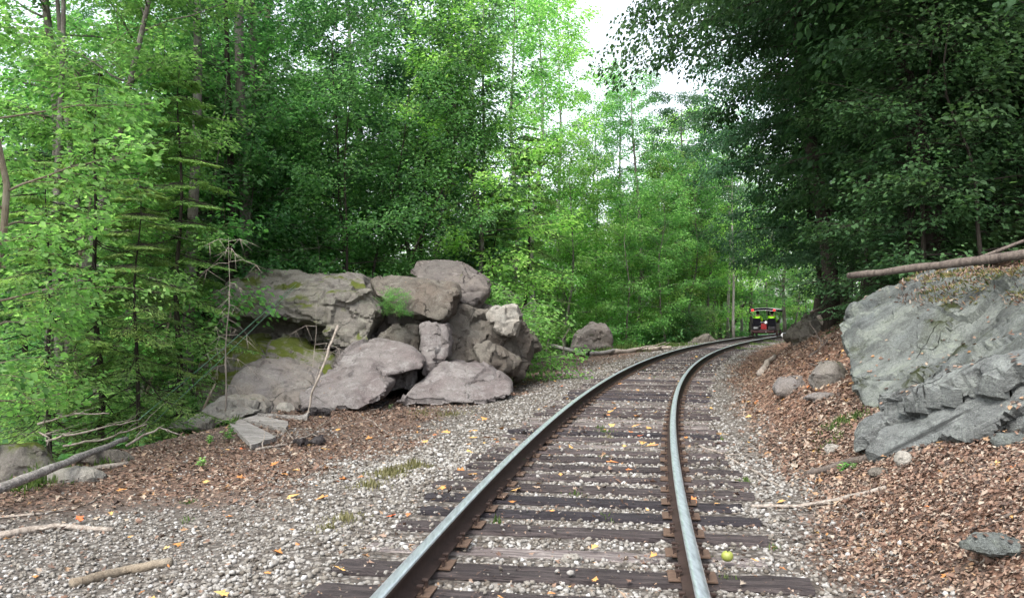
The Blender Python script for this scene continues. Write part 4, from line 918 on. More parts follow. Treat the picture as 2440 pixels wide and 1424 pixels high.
# ------------------------------------------------------------------ trees: tapered trunk with limbs, crown of leaf blades on flat sprays
def grow(seed, Ht, r0, lean=(0, 0), crown0=0.35, nl=26, limb=3.0, limb_el=(0.1, 0.7), sub=9, leaves=55, lsize=.10, spray=.28, droop=0.15, kind=1, needle=False, wobble=.012, bias=None, sublen=0.9, topfac=.45, stems=1, wid=(.5, .72), lowfac=1.0, vdroop=.0):
    r = random.Random(seed); rg = np.random.default_rng(seed); paths = []; P = []; D = []; N = []; Ls = []
    for st in range(stems):
        sx = lean[0] + (r.uniform(-.25, .25) if stems > 1 else 0) * Ht; sy = lean[1] + (r.uniform(-.25, .25) if stems > 1 else 0) * Ht
        hh = Ht * (1 if st == 0 else r.uniform(.6, .95)); base = Vector((0, 0, -.3)) + (Vector((r.uniform(-.25, .25), r.uniform(-.25, .25), 0)) if st else Vector())
        tp = wob(base, (base.x + sx, base.y + sy, hh), 14, wobble, r)
        rad = [r0 * (1 if st == 0 else .7) * (1 - 0.93 * (i / 13) ** 1.15) * (1.25 if i == 0 else 1) for i in range(14)]
        paths.append((tp, rad, 9))
        nlim = nl if st == 0 else int(nl * .6)
        for k in range(nlim):
            f = crown0 + (1 - crown0) * ((k + r.random()) / nlim); i = min(12, int(f * 13)); t = f * 13 - i
            o = tp[i].lerp(tp[i + 1], t); rr = rad[i]
            a = k * 2.4 + r.uniform(-.5, .5)
            if bias is not None and r.random() < bias[1]: a = bias[0] + r.gauss(0, .7)
            g = (f - crown0) / (1 - crown0)
            shape = lowfac + (1 - lowfac) * min(1, g * 3); ll = limb * shape * (1 - (1 - topfac) * g ** 1.5) * r.uniform(.7, 1.15)
            el_ = limb_el[0] + (limb_el[1] - limb_el[0]) * g + r.uniform(-.15, .15)
            d = Vector((math.cos(a) * math.cos(el_), math.sin(a) * math.cos(el_), math.sin(el_)))
            lp = wob(o, o + d * ll + Vector((0, 0, -droop * ll)), 7, .035, r, sag=-.06 + droop * .2)
            lr = [max(.005, min(rr * .4, (.006 if needle else .0085) * ll + .006) * (1 - .88 * j / 6)) for j in range(7)]
            paths.append((lp, lr, 5))
            for s in range(sub):
                u = 0.18 + 0.82 * (s + r.random()) / sub; j = min(5, int(u * 6)); q = lp[j].lerp(lp[j + 1], u * 6 - j)
                if needle:
                    sgn = 1 if s % 2 else -1; aa = a + sgn * r.uniform(.8, 1.15); sl_ = sublen * (1.05 - u * .75) * r.uniform(.7, 1.1)
                    sd_ = Vector((math.cos(aa), math.sin(aa), -.22 - vdroop))
                else:
                    aa = a + r.uniform(-1.3, 1.3); sl_ = sublen * r.uniform(.55, 1.2)
                    sd_ = Vector((math.cos(aa), math.sin(aa), r.uniform(-.25, .4) - vdroop))
                sd_.normalize(); e = q + sd_ * sl_
                if sl_ > .25: paths.append(([q, q.lerp(e, .5) + Vector((0, 0, .03 * sl_)), e], [.007, .005, .002], 3))
                nn = leaves if not needle else max(8, int(leaves * sl_ / sublen)); tt = rg.random(nn) ** .8
                q_ = np.array(q); sdv = np.array(sd_); hor = np.array([-math.sin(aa), math.cos(aa), 0.0])
                if needle:
                    side = np.where(rg.random(nn) < .5, -1, 1); off = rg.random(nn) * spray * (1.1 - tt)
                    pp = q_ + sdv * (tt * sl_)[:, None] + hor * (side * off)[:, None]; pp[:, 2] -= off * (.35 + vdroop)
                    dd = sdv * rg.uniform(.4, 1, nn)[:, None] + hor * (side * rg.uniform(.5, 1.1, nn))[:, None]; dd[:, 2] -= .25 + vdroop * .5
                else:
                    off = rg.normal(0, spray * .5, nn); pp = q_ + sdv * (tt * sl_ * 1.15)[:, None] + hor * off[:, None]
                    pp[:, 2] += rg.normal(0, spray * .42, nn) - np.abs(off) * .25
                    dd = sdv * .7 + hor * (np.sign(off) * rg.uniform(.2, 1.2, nn))[:, None] + rg.normal(0, .3, (nn, 3)); dd[:, 2] -= .35 + vdroop
                nrm = rg.normal(0, .33 if needle else .5, (nn, 3)); nrm[:, 2] += 1
                P.append(pp); D.append(dd); N.append(nrm); Ls.append(lsize * rg.uniform(.6, 1.25, nn))
    P, D, N, Ls = [np.concatenate(q) for q in (P, D, N, Ls)]
    cl = vnoise(P * .8, seed) * .3 + vnoise(P * 2.6, seed + 5) * .16
    var = np.clip(.45 + cl + rg.normal(0, .2, len(P)), 0, 1)
    Wd = Ls * (rg.uniform(.2, .34, len(P)) if needle else rg.uniform(*wid, len(P)))
    cm = npmesh('crown', *leaf_cards(P, D, N, Ls, Wd, rg, kind, .25)[:3], var=np.repeat(var, 2))
    VV = []; LL = []; SS_ = []; b0 = 0
    for sd_ in (9, 5, 3):
        g = [(p, rd) for p, rd, s in paths if s == sd_]
        if g:
            v, l, s = tubes(g, sd_); VV.append(v); LL.append(l + b0); SS_.append(s); b0 += len(v)
    tm = npmesh('trunk', np.concatenate(VV), np.concatenate(LL), np.concatenate(SS_), smooth=True)
    tm.materials.append(BARK_GREY); cm.materials.append(L_MID)
    return tm, cm
def bare(seed, Ht, r0, n=12, lean=(0, 0), droop=.5, ll=.9):
    r = random.Random(seed); tp = wob((0, 0, -.2), (lean[0], lean[1], Ht), 10, .01, r); paths = [(tp, [r0 * (1 - .85 * i / 9) for i in range(10)])]; th = []
    for k in range(n):
        f = r.uniform(.15, 1); i = min(8, int(f * 9)); o = tp[i].lerp(tp[i + 1], f * 9 - i); a = r.uniform(0, 6.28); L_ = ll * r.uniform(.5, 1.1)
        e = o + Vector((math.cos(a) * L_, math.sin(a) * L_, -droop * L_ * r.uniform(.2, 1)))
        lp = [o, o.lerp(e, .35) + Vector((0, 0, .14 * L_)), o.lerp(e, .7) + Vector((0, 0, .08 * L_)), e]
        paths.append((lp, [.005, .004, .003, .0015]))
        for _ in range(4):
            q = lp[r.randint(1, 2)]; paths.append(([q, q + Vector((r.gauss(0, .13), r.gauss(0, .13), -r.uniform(.1, .3)))], [.003, .0015]))
    V, L, S_ = tubes(paths, 5); m = npmesh('trunk', V, L, S_, smooth=True); m.materials.append(DEAD_WOOD); return m
PROTO = {
 'tall_a': grow(101, 19, .20, (.6, .3), .30, 34, 3.6, (0, .8), 10, 60, .125, .30, kind=1),
 'tall_b': grow(102, 21, .24, (-.9, .2), .36, 34, 4.0, (0, .9), 10, 60, .135, .32, kind=1),
 'airy':   grow(103, 19, .15, (.5, 0), .30, 34, 2.9, (.2, 1.0), 9, 40, .15, .40, kind=1, topfac=.6),
 'young_a': grow(104, 7.5, .055, (.7, .2), .12, 24, 1.9, (.1, 1.0), 8, 54, .10, .26, kind=2, topfac=.75, lowfac=.6, wobble=.03),
 'young_b': grow(105, 9.0, .07, (-.9, .3), .14, 28, 2.2, (.1, 1.1), 8, 54, .10, .28, kind=2, topfac=.8, lowfac=.6, wobble=.03),
 'young_c': grow(106, 5.0, .035, (.4, .1), .10, 18, 1.5, (.1, .9), 8, 46, .09, .24, kind=2, topfac=.75, wobble=.03),
 'clump':  grow(107, 10.5, .085, (1.0, .2), .28, 24, 2.3, (.1, .8), 8, 50, .10, .28, kind=2, stems=4, topfac=.75),
 'hemlock_a': grow(108, 8.5, .08, (.1, 0), .05, 54, 2.1, (-.15, .3), 18, 62, .085, .2, droop=.42, needle=True, topfac=.15, sublen=.75),
 'hemlock_b': grow(109, 5.5, .05, (.1, 0), .04, 44, 1.7, (-.15, .3), 17, 62, .08, .19, droop=.45, needle=True, topfac=.15, sublen=.62),
 'hemlock_tall': grow(110, 17, .22, (.2, 0), .12, 64, 3.2, (-.1, .3), 18, 40, .11, .22, droop=.3, needle=True, topfac=.12, sublen=1.0),
 'shade_a': grow(111, 13, .17, (.2, .1), .16, 44, 3.6, (0, .7), 11, 64, .115, .30, kind=2, bias=(math.pi, .45), droop=.3, vdroop=.25),
 'shade_b': grow(112, 15, .2, (-.4, 0), .22, 44, 4.2, (0, .7), 11, 64, .12, .32, kind=2, bias=(math.pi * .95, .4), droop=.3, vdroop=.35),
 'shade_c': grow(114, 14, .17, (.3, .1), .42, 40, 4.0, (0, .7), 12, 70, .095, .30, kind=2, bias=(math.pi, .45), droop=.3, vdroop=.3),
 'bush':   grow(113, 1.7, .02, (0, 0), .05, 12, .8, (.2, .8), 6, 36, .075, .16, kind=2, stems=3),
 'pole':   grow(115, 17, .13, (.2, 0), .72, 12, 1.8, (.2, .8), 6, 30, .16, .3, kind=1, wobble=.004),
}
TREES = []
def tree(name, proto, loc, s=1.0, rz=0.0, leafm=L_MID, bark=BARK_GREY, label='', cat='tree', group=None, tilt=(0, 0), sz=None):
    tm, cm = PROTO[proto]; e = empty(name, loc, rz, label=label, cat=cat, group=group); e.scale = (s, s, sz or s)
    e.rotation_euler = (tilt[0], tilt[1], rz)
    for nm, m_, mt in (('trunk', tm, bark), ('crown', cm, leafm)):
        o = bpy.data.objects.new(nm, m_); COL.objects.link(o); o.parent = e
        o.material_slots[0].link = 'OBJECT'; o.material_slots[0].material = mt
    TREES.append(e); return e
def at(px, Y): x = (px - 1220) / F * Y; return Vector((x, Y, hz(x, Y)))
rd = random.Random(21)
# ---- left side, near: hemlocks and saplings at the drop
T = tree
T('hemlock_tree', 'hemlock_a', at(225, 12.0), .72, .4, L_NEEDLE, BARK_DARK, 'bright yellow green hemlock nearest the track at the left drop')
T('hemlock_tree', 'hemlock_b', at(330, 11.6), .72, 2.0, L_NEEDLE, BARK_DARK, 'low drooping hemlock right above the brush heap')
T('hemlock_tree', 'hemlock_a', at(420, 14.5), .85, 1.2, L_NEEDLE, BARK_DARK, 'feathery hemlock just left of the rock pile')
T('hemlock_tree', 'hemlock_b', at(120, 11.0), .8, 3.2, L_NEEDLE, BARK_DARK, 'small hemlock behind the mossy rock on the left')
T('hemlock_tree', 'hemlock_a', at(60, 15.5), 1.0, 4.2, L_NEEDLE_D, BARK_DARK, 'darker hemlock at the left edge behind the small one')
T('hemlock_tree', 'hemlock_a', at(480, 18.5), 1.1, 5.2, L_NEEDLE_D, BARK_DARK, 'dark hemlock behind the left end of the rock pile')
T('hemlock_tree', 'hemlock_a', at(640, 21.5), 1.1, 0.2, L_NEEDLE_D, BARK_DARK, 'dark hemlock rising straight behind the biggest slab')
T('hemlock_tree', 'hemlock_b', at(1180, 23.5), .95, 0.9, L_NEEDLE, BARK_DARK, 'soft green hemlock behind the dark top boulder')
T('hemlock_tree', 'hemlock_a', at(1260, 31), 1.05, 2.9, L_NEEDLE, BARK_DARK, 'soft green hemlock behind the right flank of the rock pile')
T('sapling', 'young_b', at(20, 8.3) , .75, 1.0, L_BRIGHT, BARK_TAN, 'leafy maple sapling nearest the camera at the left edge')
T('sapling', 'young_a', at(215, 14.0), 1.05, 2.1, L_BRIGHT, BARK_TAN, 'bright leafy sapling behind the nearest hemlock')
T('sapling', 'young_c', at(330, 15.8), 1.25, 0.7, L_BRIGHT, BARK_TAN, 'slim light green sapling between the two left hemlocks')
T('sapling', 'young_a', at(650, 17.8 + 2), 1.05, 3.6, L_MID, BARK_GREY, 'slender sapling with drooping leaves over the biggest slab')
T('sapling', 'young_c', at(745, 20.2), .95, 5.0, L_BRIGHT, BARK_GREY, 'light green maple sapling standing on the biggest slab')
T('forked_tree', 'clump', at(815, 20.5), .95, 0.0, L_MID, BARK_DARK, 'dark multi stemmed tree leaning right behind the rock pile')
T('forked_tree', 'clump', at(1010, 25), 1.1, 3.0, L_TEAL, BARK_DARK, 'multi stemmed tree behind the angular slab')
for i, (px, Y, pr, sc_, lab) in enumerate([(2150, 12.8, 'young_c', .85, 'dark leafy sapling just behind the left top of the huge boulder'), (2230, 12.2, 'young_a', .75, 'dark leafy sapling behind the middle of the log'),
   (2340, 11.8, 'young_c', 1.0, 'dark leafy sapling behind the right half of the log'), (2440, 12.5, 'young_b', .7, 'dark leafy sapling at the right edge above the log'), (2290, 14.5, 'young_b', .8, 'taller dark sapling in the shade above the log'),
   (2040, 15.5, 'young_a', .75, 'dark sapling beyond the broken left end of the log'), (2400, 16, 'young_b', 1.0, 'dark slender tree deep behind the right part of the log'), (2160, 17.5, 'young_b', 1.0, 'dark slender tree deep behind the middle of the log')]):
    T('sapling', pr, at(px, Y), sc_, i * 1.3, L_SHADED, BARK_DARK, lab)
# ---- left trunks
T('deciduous_tree', 'tall_a', at(95, 14.5), .66, 0.0, L_BRIGHT, BARK_GREY, 'grey brown trunk leaning right near the left edge', tilt=(0, .15))
T('deciduous_tree', 'tall_b', at(120, 17), .75, 2.2, L_BRIGHT, BARK_GREY, 'grey trunked tree behind the leaning trunk at the left edge')
T('deciduous_tree', 'tall_a', at(437, 22), .95, 1.2, L_MID, BARK_GREY, 'straight grey tree rising over the left hemlocks')
T('deciduous_tree', 'tall_b', at(540, 21), .82, 3.3, L_MID, BARK_GREY, 'straight dark tree over the left end of the rock pile')
T('deciduous_tree', 'tall_b', at(592, 25), 1.05, 4.4, L_MID, BARK_TAN, 'thick pale tree just right of the straight dark one')
T('deciduous_tree', 'airy', at(1142, 31), .85, 4.0, L_BRIGHT, BARK_GREY, 'slim airy tree rising behind the right end of the pile')
T('dead_tree_tmp', 'pole', at(1735, 58), .95, 1.0, L_BRIGHT, BARK_PALE, 'leftmost pale bare trunk left of the rail car').name = 'pole_tree'
T('pole_tree', 'pole', at(1748, 54), .8, 2.0, L_BRIGHT, BARK_PALE, 'middle pale bare trunk left of the rail car')
T('pole_tree', 'pole', at(1768, 66), 1.0, 3.0, L_BRIGHT, BARK_PALE, 'rightmost pale bare trunk left of the rail car')
T('pole_tree', 'pole', at(1425, 52), .9, 4.0, L_MID, BARK_GREY, 'grey bare trunk beyond the dark boulder in the thicket')
T('pole_tree', 'pole', at(1625, 66), .85, 5.0, L_BRIGHT, BARK_TAN, 'pale trunk between thicket and the pale bare trunks')
for px, Y, sc_, a, lab in ((445, 16.5, 1.05, 1.0, 'straight grey bare trunk above the left hemlocks'), (543, 18.5, .9, 2.0, 'slimmer bare trunk left of the thick one above the biggest slab'), (598, 20, 1.35, 4.0, 'thick bare trunk above the biggest slab'),
                       (150, 14, .75, 5.0, 'slim bare trunk near the left edge'), (1143, 24, .7, 6.0, 'slim bare trunk above the dark top boulder'), (265, 15.5, .8, 3.0, 'bare trunk leaning right at the upper left')):
    T('pole_tree', 'pole', at(px, Y), sc_, a, L_MID, BARK_GREY if px != 543 else BARK_DARK, lab, tilt=(0, .1 if px == 265 else 0))
# ---- groups
T('shade_tree', 'shade_c', at(1975, 22), 1.3, .0, L_SHADED, BARK_DARK, 'tall dark tree arching left over the track above the jagged ledge', tilt=(0, -.1))
T('shade_tree', 'shade_c', at(2230, 13), 1.0, .15, L_SHADED, BARK_DARK, 'dark tree with hanging leaves over the left end of the log', tilt=(0, -.15))
T('shade_tree', 'shade_b', at(2560, 13.5), 1.1, .3, L_SHADED, BARK_DARK, 'dark crown filling the upper right corner')
T('shade_tree', 'shade_a', at(2380, 15.5), 1.15, .6, L_SHADED, BARK_DARK, 'dense dark tree behind the right part of the log')
def band(n, px0, px1, y0, y1, kinds, s0, s1, mats, name, label, group, bark=BARK_GREY, avoid=True, cat='tree', seed=0):
    r = random.Random(seed); k = 0; tries = 0
    while k < n and tries < n * 40:
        tries += 1; px = px0 + (px1 - px0) * (k + r.random()) / n; Y = r.uniform(y0, y1); p = at(px, Y); d = lat(p.x, p.y)
        if avoid and (-3.6 - .0 * Y < d < 3.2): continue
        T(name, r.choice(kinds), p, r.uniform(s0, s1), r.uniform(0, 6.28), r.choice(mats), bark, label, cat, group, tilt=(r.uniform(-.04, .04), r.uniform(-.04, .04))); k += 1
band(11, -60, 620, 17, 30, ['young_a', 'young_b', 'clump'], .9, 1.3, [L_MID, L_BRIGHT, L_BRIGHT, L_TEAL], 'young_tree', 'young green tree in the left wood behind the hemlocks', 'young trees in the left wood', seed=1)
band(9, -80, 640, 28, 48, ['tall_a', 'tall_b'], .75, 1.05, [L_MID, L_TEAL, L_BRIGHT], 'deciduous_tree', 'tall leafy tree deep in the left wood', 'tall trees deep in the left wood', seed=2)
band(12, 600, 1180, 22, 34, ['young_a', 'young_b', 'young_b'], .9, 1.35, [L_MID, L_BRIGHT, L_BRIGHT, L_YELLOW], 'young_tree', 'young leafy tree in the thicket behind the rock pile', 'young trees behind the rock pile', seed=3)
band(6, 640, 1120, 32, 52, ['tall_a', 'tall_b'], .75, 1.0, [L_MID, L_BRIGHT, L_YELLOW], 'deciduous_tree', 'tall leafy tree standing beyond the rock pile', 'tall trees beyond the rock pile', seed=4)
band(14, 1190, 1660, 40, 58, ['young_a', 'young_b', 'young_c', 'young_b'], 1.0, 1.5, [L_BRIGHT, L_BRIGHT, L_YELLOW, L_YELLOW], 'young_tree', 'bright young tree in the thicket left of the curve', 'bright thicket trees left of the curve', seed=5)
band(12, 1200, 1720, 52, 70, ['young_b', 'clump', 'young_a'], 1.2, 1.7, [L_BRIGHT, L_YELLOW, L_YELLOW], 'young_tree', 'leafy tree in the back of the thicket left of the curve', 'back thicket trees left of the curve', seed=6)
band(4, 1180, 1700, 62, 85, ['airy', 'airy', 'tall_a'], .75, .98, [L_YELLOW, L_BRIGHT], 'airy_tree', 'tall thin crowned tree against the bright sky', 'airy trees against the sky', BARK_GREY, seed=7)
band(12, 1640, 2050, 60, 95, ['young_b', 'clump', 'young_a'], 1.3, 1.8, [L_BRIGHT, L_YELLOW, L_BRIGHT, L_MID], 'young_tree', 'bright leafy tree beyond the rail car', 'bright trees beyond the rail car', seed=8)
band(5, 1560, 1740, 34, 56, ['tall_a', 'shade_b'], .8, .9, [L_TEAL], 'deciduous_tree', 'blue green tree whose crown meets the dark branches', 'blue green trees at the bend', seed=9) if False else None
for i, (px, Y, sc_, m_, pr, lab) in enumerate([
  (1205, 44, 1.2, L_BRIGHT, 'airy', 'airy green tree just right of the slim airy tree'), (1285, 47, 1.3, L_YELLOW, 'airy', 'yellow green airy tree left of the open sky'),
  (1350, 52, 1.32, L_YELLOW, 'airy', 'tallest pale airy tree at the left of the open sky'), (1415, 58, 1.05, L_BRIGHT, 'airy', 'bright airy tree in the middle of the open sky'),
  (1465, 55, 1.08, L_BRIGHT, 'airy', 'airy tree with top just under the open sky'), (1530, 50, .9, L_MID, 'tall_a', 'round topped green tree under the open sky'),
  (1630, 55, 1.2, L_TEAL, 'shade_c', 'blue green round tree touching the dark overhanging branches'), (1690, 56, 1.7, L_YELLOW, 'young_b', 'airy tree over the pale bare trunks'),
  (1560, 62, .95, L_YELLOW, 'airy', 'pale airy tree behind the round topped one'), (1700, 60, .72, L_YELLOW, 'tall_a', 'yellow green tree behind the pale bare trunks'), (1790, 64, .7, L_YELLOW, 'tall_b', 'bright tree straight behind the rail car'),
  (1870, 66, .8, L_BRIGHT, 'tall_a', 'bright tree right behind the marker board')]):
    T('deciduous_tree' if pr != 'airy' else 'airy_tree', pr, at(px, Y), sc_, i * 1.7, m_, BARK_PALE if i in (1, 2, 8) else BARK_GREY, lab)
T('deciduous_tree', 'shade_b', at(1990, 26), .8, .2, L_TEAL, BARK_DARK, 'blue green low branched tree right of the bend', tilt=(0, -.04))
# mid right, blue green crowns over the bend
T('deciduous_tree', 'tall_b', at(1940, 34), .72, 3.0, L_TEAL, BARK_DARK, 'blue green tree leaning over the bend of the track', tilt=(0, -.12))
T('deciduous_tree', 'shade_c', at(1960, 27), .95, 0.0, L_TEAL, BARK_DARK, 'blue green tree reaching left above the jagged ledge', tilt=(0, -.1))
T('deciduous_tree', 'shade_c', at(1985, 22.5), .95, 0.3, L_SHADED, BARK_GREY, 'dark tree with a thick leaning base behind the jagged ledge', tilt=(0, .25))
T('shade_tree', 'shade_c', at(2060, 18), 1.0, 0.0, L_SHADED, BARK_DARK, 'dark tree behind the left end of the huge boulder')
T('shade_tree', 'shade_c', at(2170, 15.5), 1.0, -.2, L_SHADED, BARK_DARK, 'dark overhanging tree behind the middle of the huge boulder', tilt=(0, -.08))
T('shade_tree', 'shade_c', at(2425, 14.5), .85, .1, L_SHADED, BARK_DARK, 'dark trunked tree at the upper right edge')
T('shade_tree', 'shade_a', at(2300, 20), 1.1, .5, L_SHADED, BARK_DARK, 'dark tree deep on the right slope')
T('shade_tree', 'shade_b', at(2150, 25), 1.0, .2, L_SHADED, BARK_DARK, 'dark tree on the slope above the jagged ledge')
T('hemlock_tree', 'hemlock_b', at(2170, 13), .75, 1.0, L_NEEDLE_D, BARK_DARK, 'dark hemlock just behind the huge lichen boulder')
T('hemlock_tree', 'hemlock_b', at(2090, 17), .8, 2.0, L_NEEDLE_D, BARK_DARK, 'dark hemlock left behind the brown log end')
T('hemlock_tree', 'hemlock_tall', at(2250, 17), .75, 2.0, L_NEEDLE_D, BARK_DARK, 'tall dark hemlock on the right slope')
band(10, 2050, 2500, 15, 30, ['young_b', 'young_a', 'hemlock_a'], .8, 1.2, [L_SHADED, L_NEEDLE_D, L_SHADED], 'young_tree', 'dark young tree in the shade of the right slope', 'dark young trees on the right slope', BARK_DARK, seed=10)
band(13, 2010, 2560, 26, 50, ['shade_a', 'shade_b', 'hemlock_tall'], .9, 1.25, [L_SHADED, L_NEEDLE_D, L_TEAL], 'shade_tree', 'dark tree far up the right slope', 'dark trees far up the right slope', BARK_DARK, seed=11)
band(12, 1330, 1700, 44, 50, ['bush'], .8, 1.6, [L_BRIGHT, L_MID], 'shrub', 'leafy shrub at the foot of the thicket left of the curve', 'shrubs at the foot of the thicket', cat='shrub', seed=12)
band(9, -20, 420, 12.5, 18, ['bush'], .7, 1.2, [L_MID, L_BRIGHT, L_TEAL], 'shrub', 'leafy shrub below the left drop', 'shrubs below the left drop', cat='shrub', seed=13)
band(8, 560, 1240, 19.5, 24, ['bush'], .8, 1.3, [L_MID, L_BRIGHT], 'shrub', 'leafy shrub right behind the rock pile', 'shrubs behind the rock pile', cat='shrub', seed=14)
# dead sapling in front of the pile
e = empty('dead_sapling', at(537, 12.9), label='dead bare sapling with drooping grey twigs at the left of the pile', cat='tree'); linkmesh('trunk', bare(5, 3.0, .017, 22, (.05, 0), .8, .55), e)
e = empty('dead_sapling', px3(742, 900, 15.2), label='thin dead stem before the dark undercut of the slab', cat='tree'); linkmesh('trunk', bare(6, 1.4, .012, 5, (.1, 0)), e)
# sprig in the rock gap
e = empty('seedling', px3(945, 745, 15.9), label='leafy green sprig growing in the gap of the rock pile', cat='plant'); e.scale = (.26,) * 3
for nm, m_, mt in (('trunk', PROTO['bush'][0], BARK_TAN), ('crown', PROTO['bush'][1], L_BRIGHT)):
    o = bpy.data.objects.new('stem' if nm == 'trunk' else 'foliage', m_); COL.objects.link(o); o.parent = e; o.material_slots[0].link = 'OBJECT'; o.material_slots[0].material = mt
# far woodland that reads as one mass, and the low leafy undergrowth
def mass(name, n, xr, yr, hf, size, mats, label, rng, lump=.12, flat=.5, kind=1, keepf=None):
    x = rng.uniform(*xr, n); y = rng.uniform(*yr, n); g = height(x, y, False); top = hf(x, y)
    z = g + top * rng.random(n) ** .8
    P = np.stack([x, y, z], 1); k = vnoise(P * lump, 61) + .5 * vnoise(P * lump * 3, 62) > -.15
    if keepf is not None: k &= keepf(x, y)
    P = P[k]; n = len(P); a = rng.uniform(0, 6.28, n); D = np.stack([np.cos(a), np.sin(a), rng.normal(-.3, .3, n)], 1); N = rng.normal(0, flat, (n, 3)); N[:, 2] += 1
    s = size * rng.uniform(.6, 1.3, n) * (1 + 0 * a); v = np.clip(.5 + .35 * vnoise(P * lump * 2, 63) + rng.normal(0, .2, n), 0, 1)
    V, L, S_, vv = leaf_cards(P, D, N, s, s * .62, rng, kind, .25, var=v)
    tag(linkmesh(name, npmesh(name, V, L, S_, var=vv), mats=mats), label, 'woodland', kind='stuff')
rng = np.random.default_rng(77)
crest = lambda x, y: 9.0 + 3.0 * vnoise(np.stack([x * .07, y * .07, 0 * x], 1), 71) + 3.5 * vnoise(np.stack([x * .2, y * .1, 0 * x], 1), 72)
mass('far_woodland', 120000, (-95, 110), (86, 112), crest, .42, [L_BRIGHT], 'distant leafy woodland closing the view behind all the trees', rng)
mass('left_woodland', 60000, (-75, -28), (30, 88), crest, .36, [L_MID], 'distant leafy woodland far down the left side', rng, keepf=lambda x, y: x < -18 - .35 * y)
mass('right_woodland', 60000, (22, 75), (22, 90), crest, .36, [L_SHADED], 'dark leafy woodland far up the right slope', rng, keepf=lambda x, y: x > 16 + .62 * y * .8)
ug = lambda x, y: .25 + .5 * np.clip(vnoise(np.stack([x * .4, y * .4, 0 * x], 1), 81) + .3, 0, 1)
mass('undergrowth', 90000, (-32, 6), (7.5, 48), ug, .11, [L_MID], 'low leafy undergrowth on the forest floor left of the track', rng, .5, keepf=lambda x, y: (lat(x, y) < -6.0) )
mass('undergrowth', 60000, (-30, 24), (44, 88), lambda x, y: 1.6 * ug(x, y), .2, [L_MID], 'low leafy undergrowth beyond the bend', rng, .5, keepf=lambda x, y: (lat(x, y) < -3.4))
mass('undergrowth', 150000, (6, 36), (10, 50), lambda x, y: 3.2 * ug(x, y), .14, [L_SHADED], 'low dark undergrowth on the right slope', rng, .5, keepf=lambda x, y: (lat(x, y) > 6.0))
# ------------------------------------------------------------------ rail car (open canopied motor car) with two riders
PAINT = mat_plain('black_paint', (0.018, 0.016, 0.02), 0.45, 0.5); RED = mat_plain('red_paint', (0.22, 0.010, 0.012), 0.4, 0.5); DRED = mat_plain('dark_red_paint', (0.035, 0.008, 0.010), .5)
WHITE = mat_plain('white_paint', (0.7, 0.7, 0.72), .5); CANVAS = mat_plain('black_canvas', (0.006, 0.006, 0.009), .9, .08); CHROME = mat_plain('bright_metal', (0.55, 0.55, 0.58), .3, .5, .8)
NEON = mat_plain('neon_green_cloth', (0.35, 0.85, 0.03), .8, .2, var=.15); HAIR = mat_plain('dark_hair', (0.02, 0.015, 0.012), .8); SKIN = mat_plain('skin', (0.45, 0.26, 0.18), .6); JEANS = mat_plain('dark_trousers', (0.03, 0.035, 0.05), .9)
lampm = NB('red_lamp'); lampm.b.inputs['Base Color'].default_value = (.6, .01, .01, 1); lampm.b.inputs['Emission Color'].default_value = (1, .03, .03, 1); lampm.b.inputs['Emission Strength'].default_value = .7; lampm = lampm.done(.3)
yc = 50.3; th = math.atan(xs(yc)); car = empty('rail_car', (xc(yc), yc, 0), -th, label='small black canopied rail car carrying two riders round the curve', cat='rail car')
def part(name, fn, mat, parent=None, smooth=False):
    bm = bmesh.new(); fn(bm); me = bmmesh(name, bm); o = linkmesh(name, me, parent or car, [mat]); return o
B = lambda bm, x0, x1, y0, y1, z0, z1, bv=.01: bm_box(bm, Vector(((x0 + x1) / 2, (y0 + y1) / 2, (z0 + z1) / 2)), (x1 - x0, y1 - y0, z1 - z0), bevel=bv)
part('frame', lambda bm: (B(bm, -.70, .70, -.02, 2.0, .30, .38), B(bm, -.52, -.44, -.1, 2.1, .24, .31), B(bm, .44, .52, -.1, 2.1, .24, .31)), DRED)
part('rear_bumper', lambda bm: B(bm, -.62, .62, -.12, -.05, .22, .32), DRED)
part('floor_panel', lambda bm: B(bm, -.72, .72, 0, 2.0, .382, .41), PAINT)
for s in (-1, 1):
    part('side_panel', lambda bm: B(bm, s * .72 - .015, s * .72 + .015, .0, 1.35, .42, .80), PAINT)
    part('storage_box', lambda bm: B(bm, s * .46 - .2, s * .46 + .2, -.06, .3, .40, .60), PAINT)
    part('seat', lambda bm: B(bm, s * .44 - .22, s * .44 + .22, .12, .62, .62, .72, .03), CANVAS)
    part('backrest', lambda bm: (B(bm, s * .44 - .23, s * .44 + .23, .05, .14, .62, 1.10, .03),), CANVAS)
    for yy in (.35, 1.65):
        wbase = part('wheel', lambda bm: (bm_cyl(bm, (s * .715, yy, .2), (s * .79, yy, .2), .2, seg=28), bm_cyl(bm, (s * .69, yy, .2), (s * .712, yy, .2), .225, seg=28)), RUST)
        part('hub', lambda bm: bm_cyl(bm, (s * .78, yy, .2), (s * .83, yy, .2), .05), PAINT, wbase)
    for yy in (0.0, 1.9):
        part('roof_post', lambda bm: bm_cyl(bm, (s * .72, yy, .40), (s * .72, yy, 1.60), .022), PAINT)
    part('inner_post', lambda bm: bm_cyl(bm, (s * .17, .02, .40), (s * .17, .02, 1.62), .012), PAINT)
    lm = part('tail_light', lambda bm: bm_cyl(bm, (s * .64, -.16, 1.60), (s * .64, -.09, 1.60), .065, seg=20), lampm)
    part('lamp_housing', lambda bm: bm_cyl(bm, (s * .64, -.088, 1.60), (s * .64, -.03, 1.60), .075, seg=20), PAINT, lm)
    part('grab_handle', lambda bm: bm_cyl(bm, (s * .2, .1, .85), (s * .24, .55, .85), .012), CHROME)
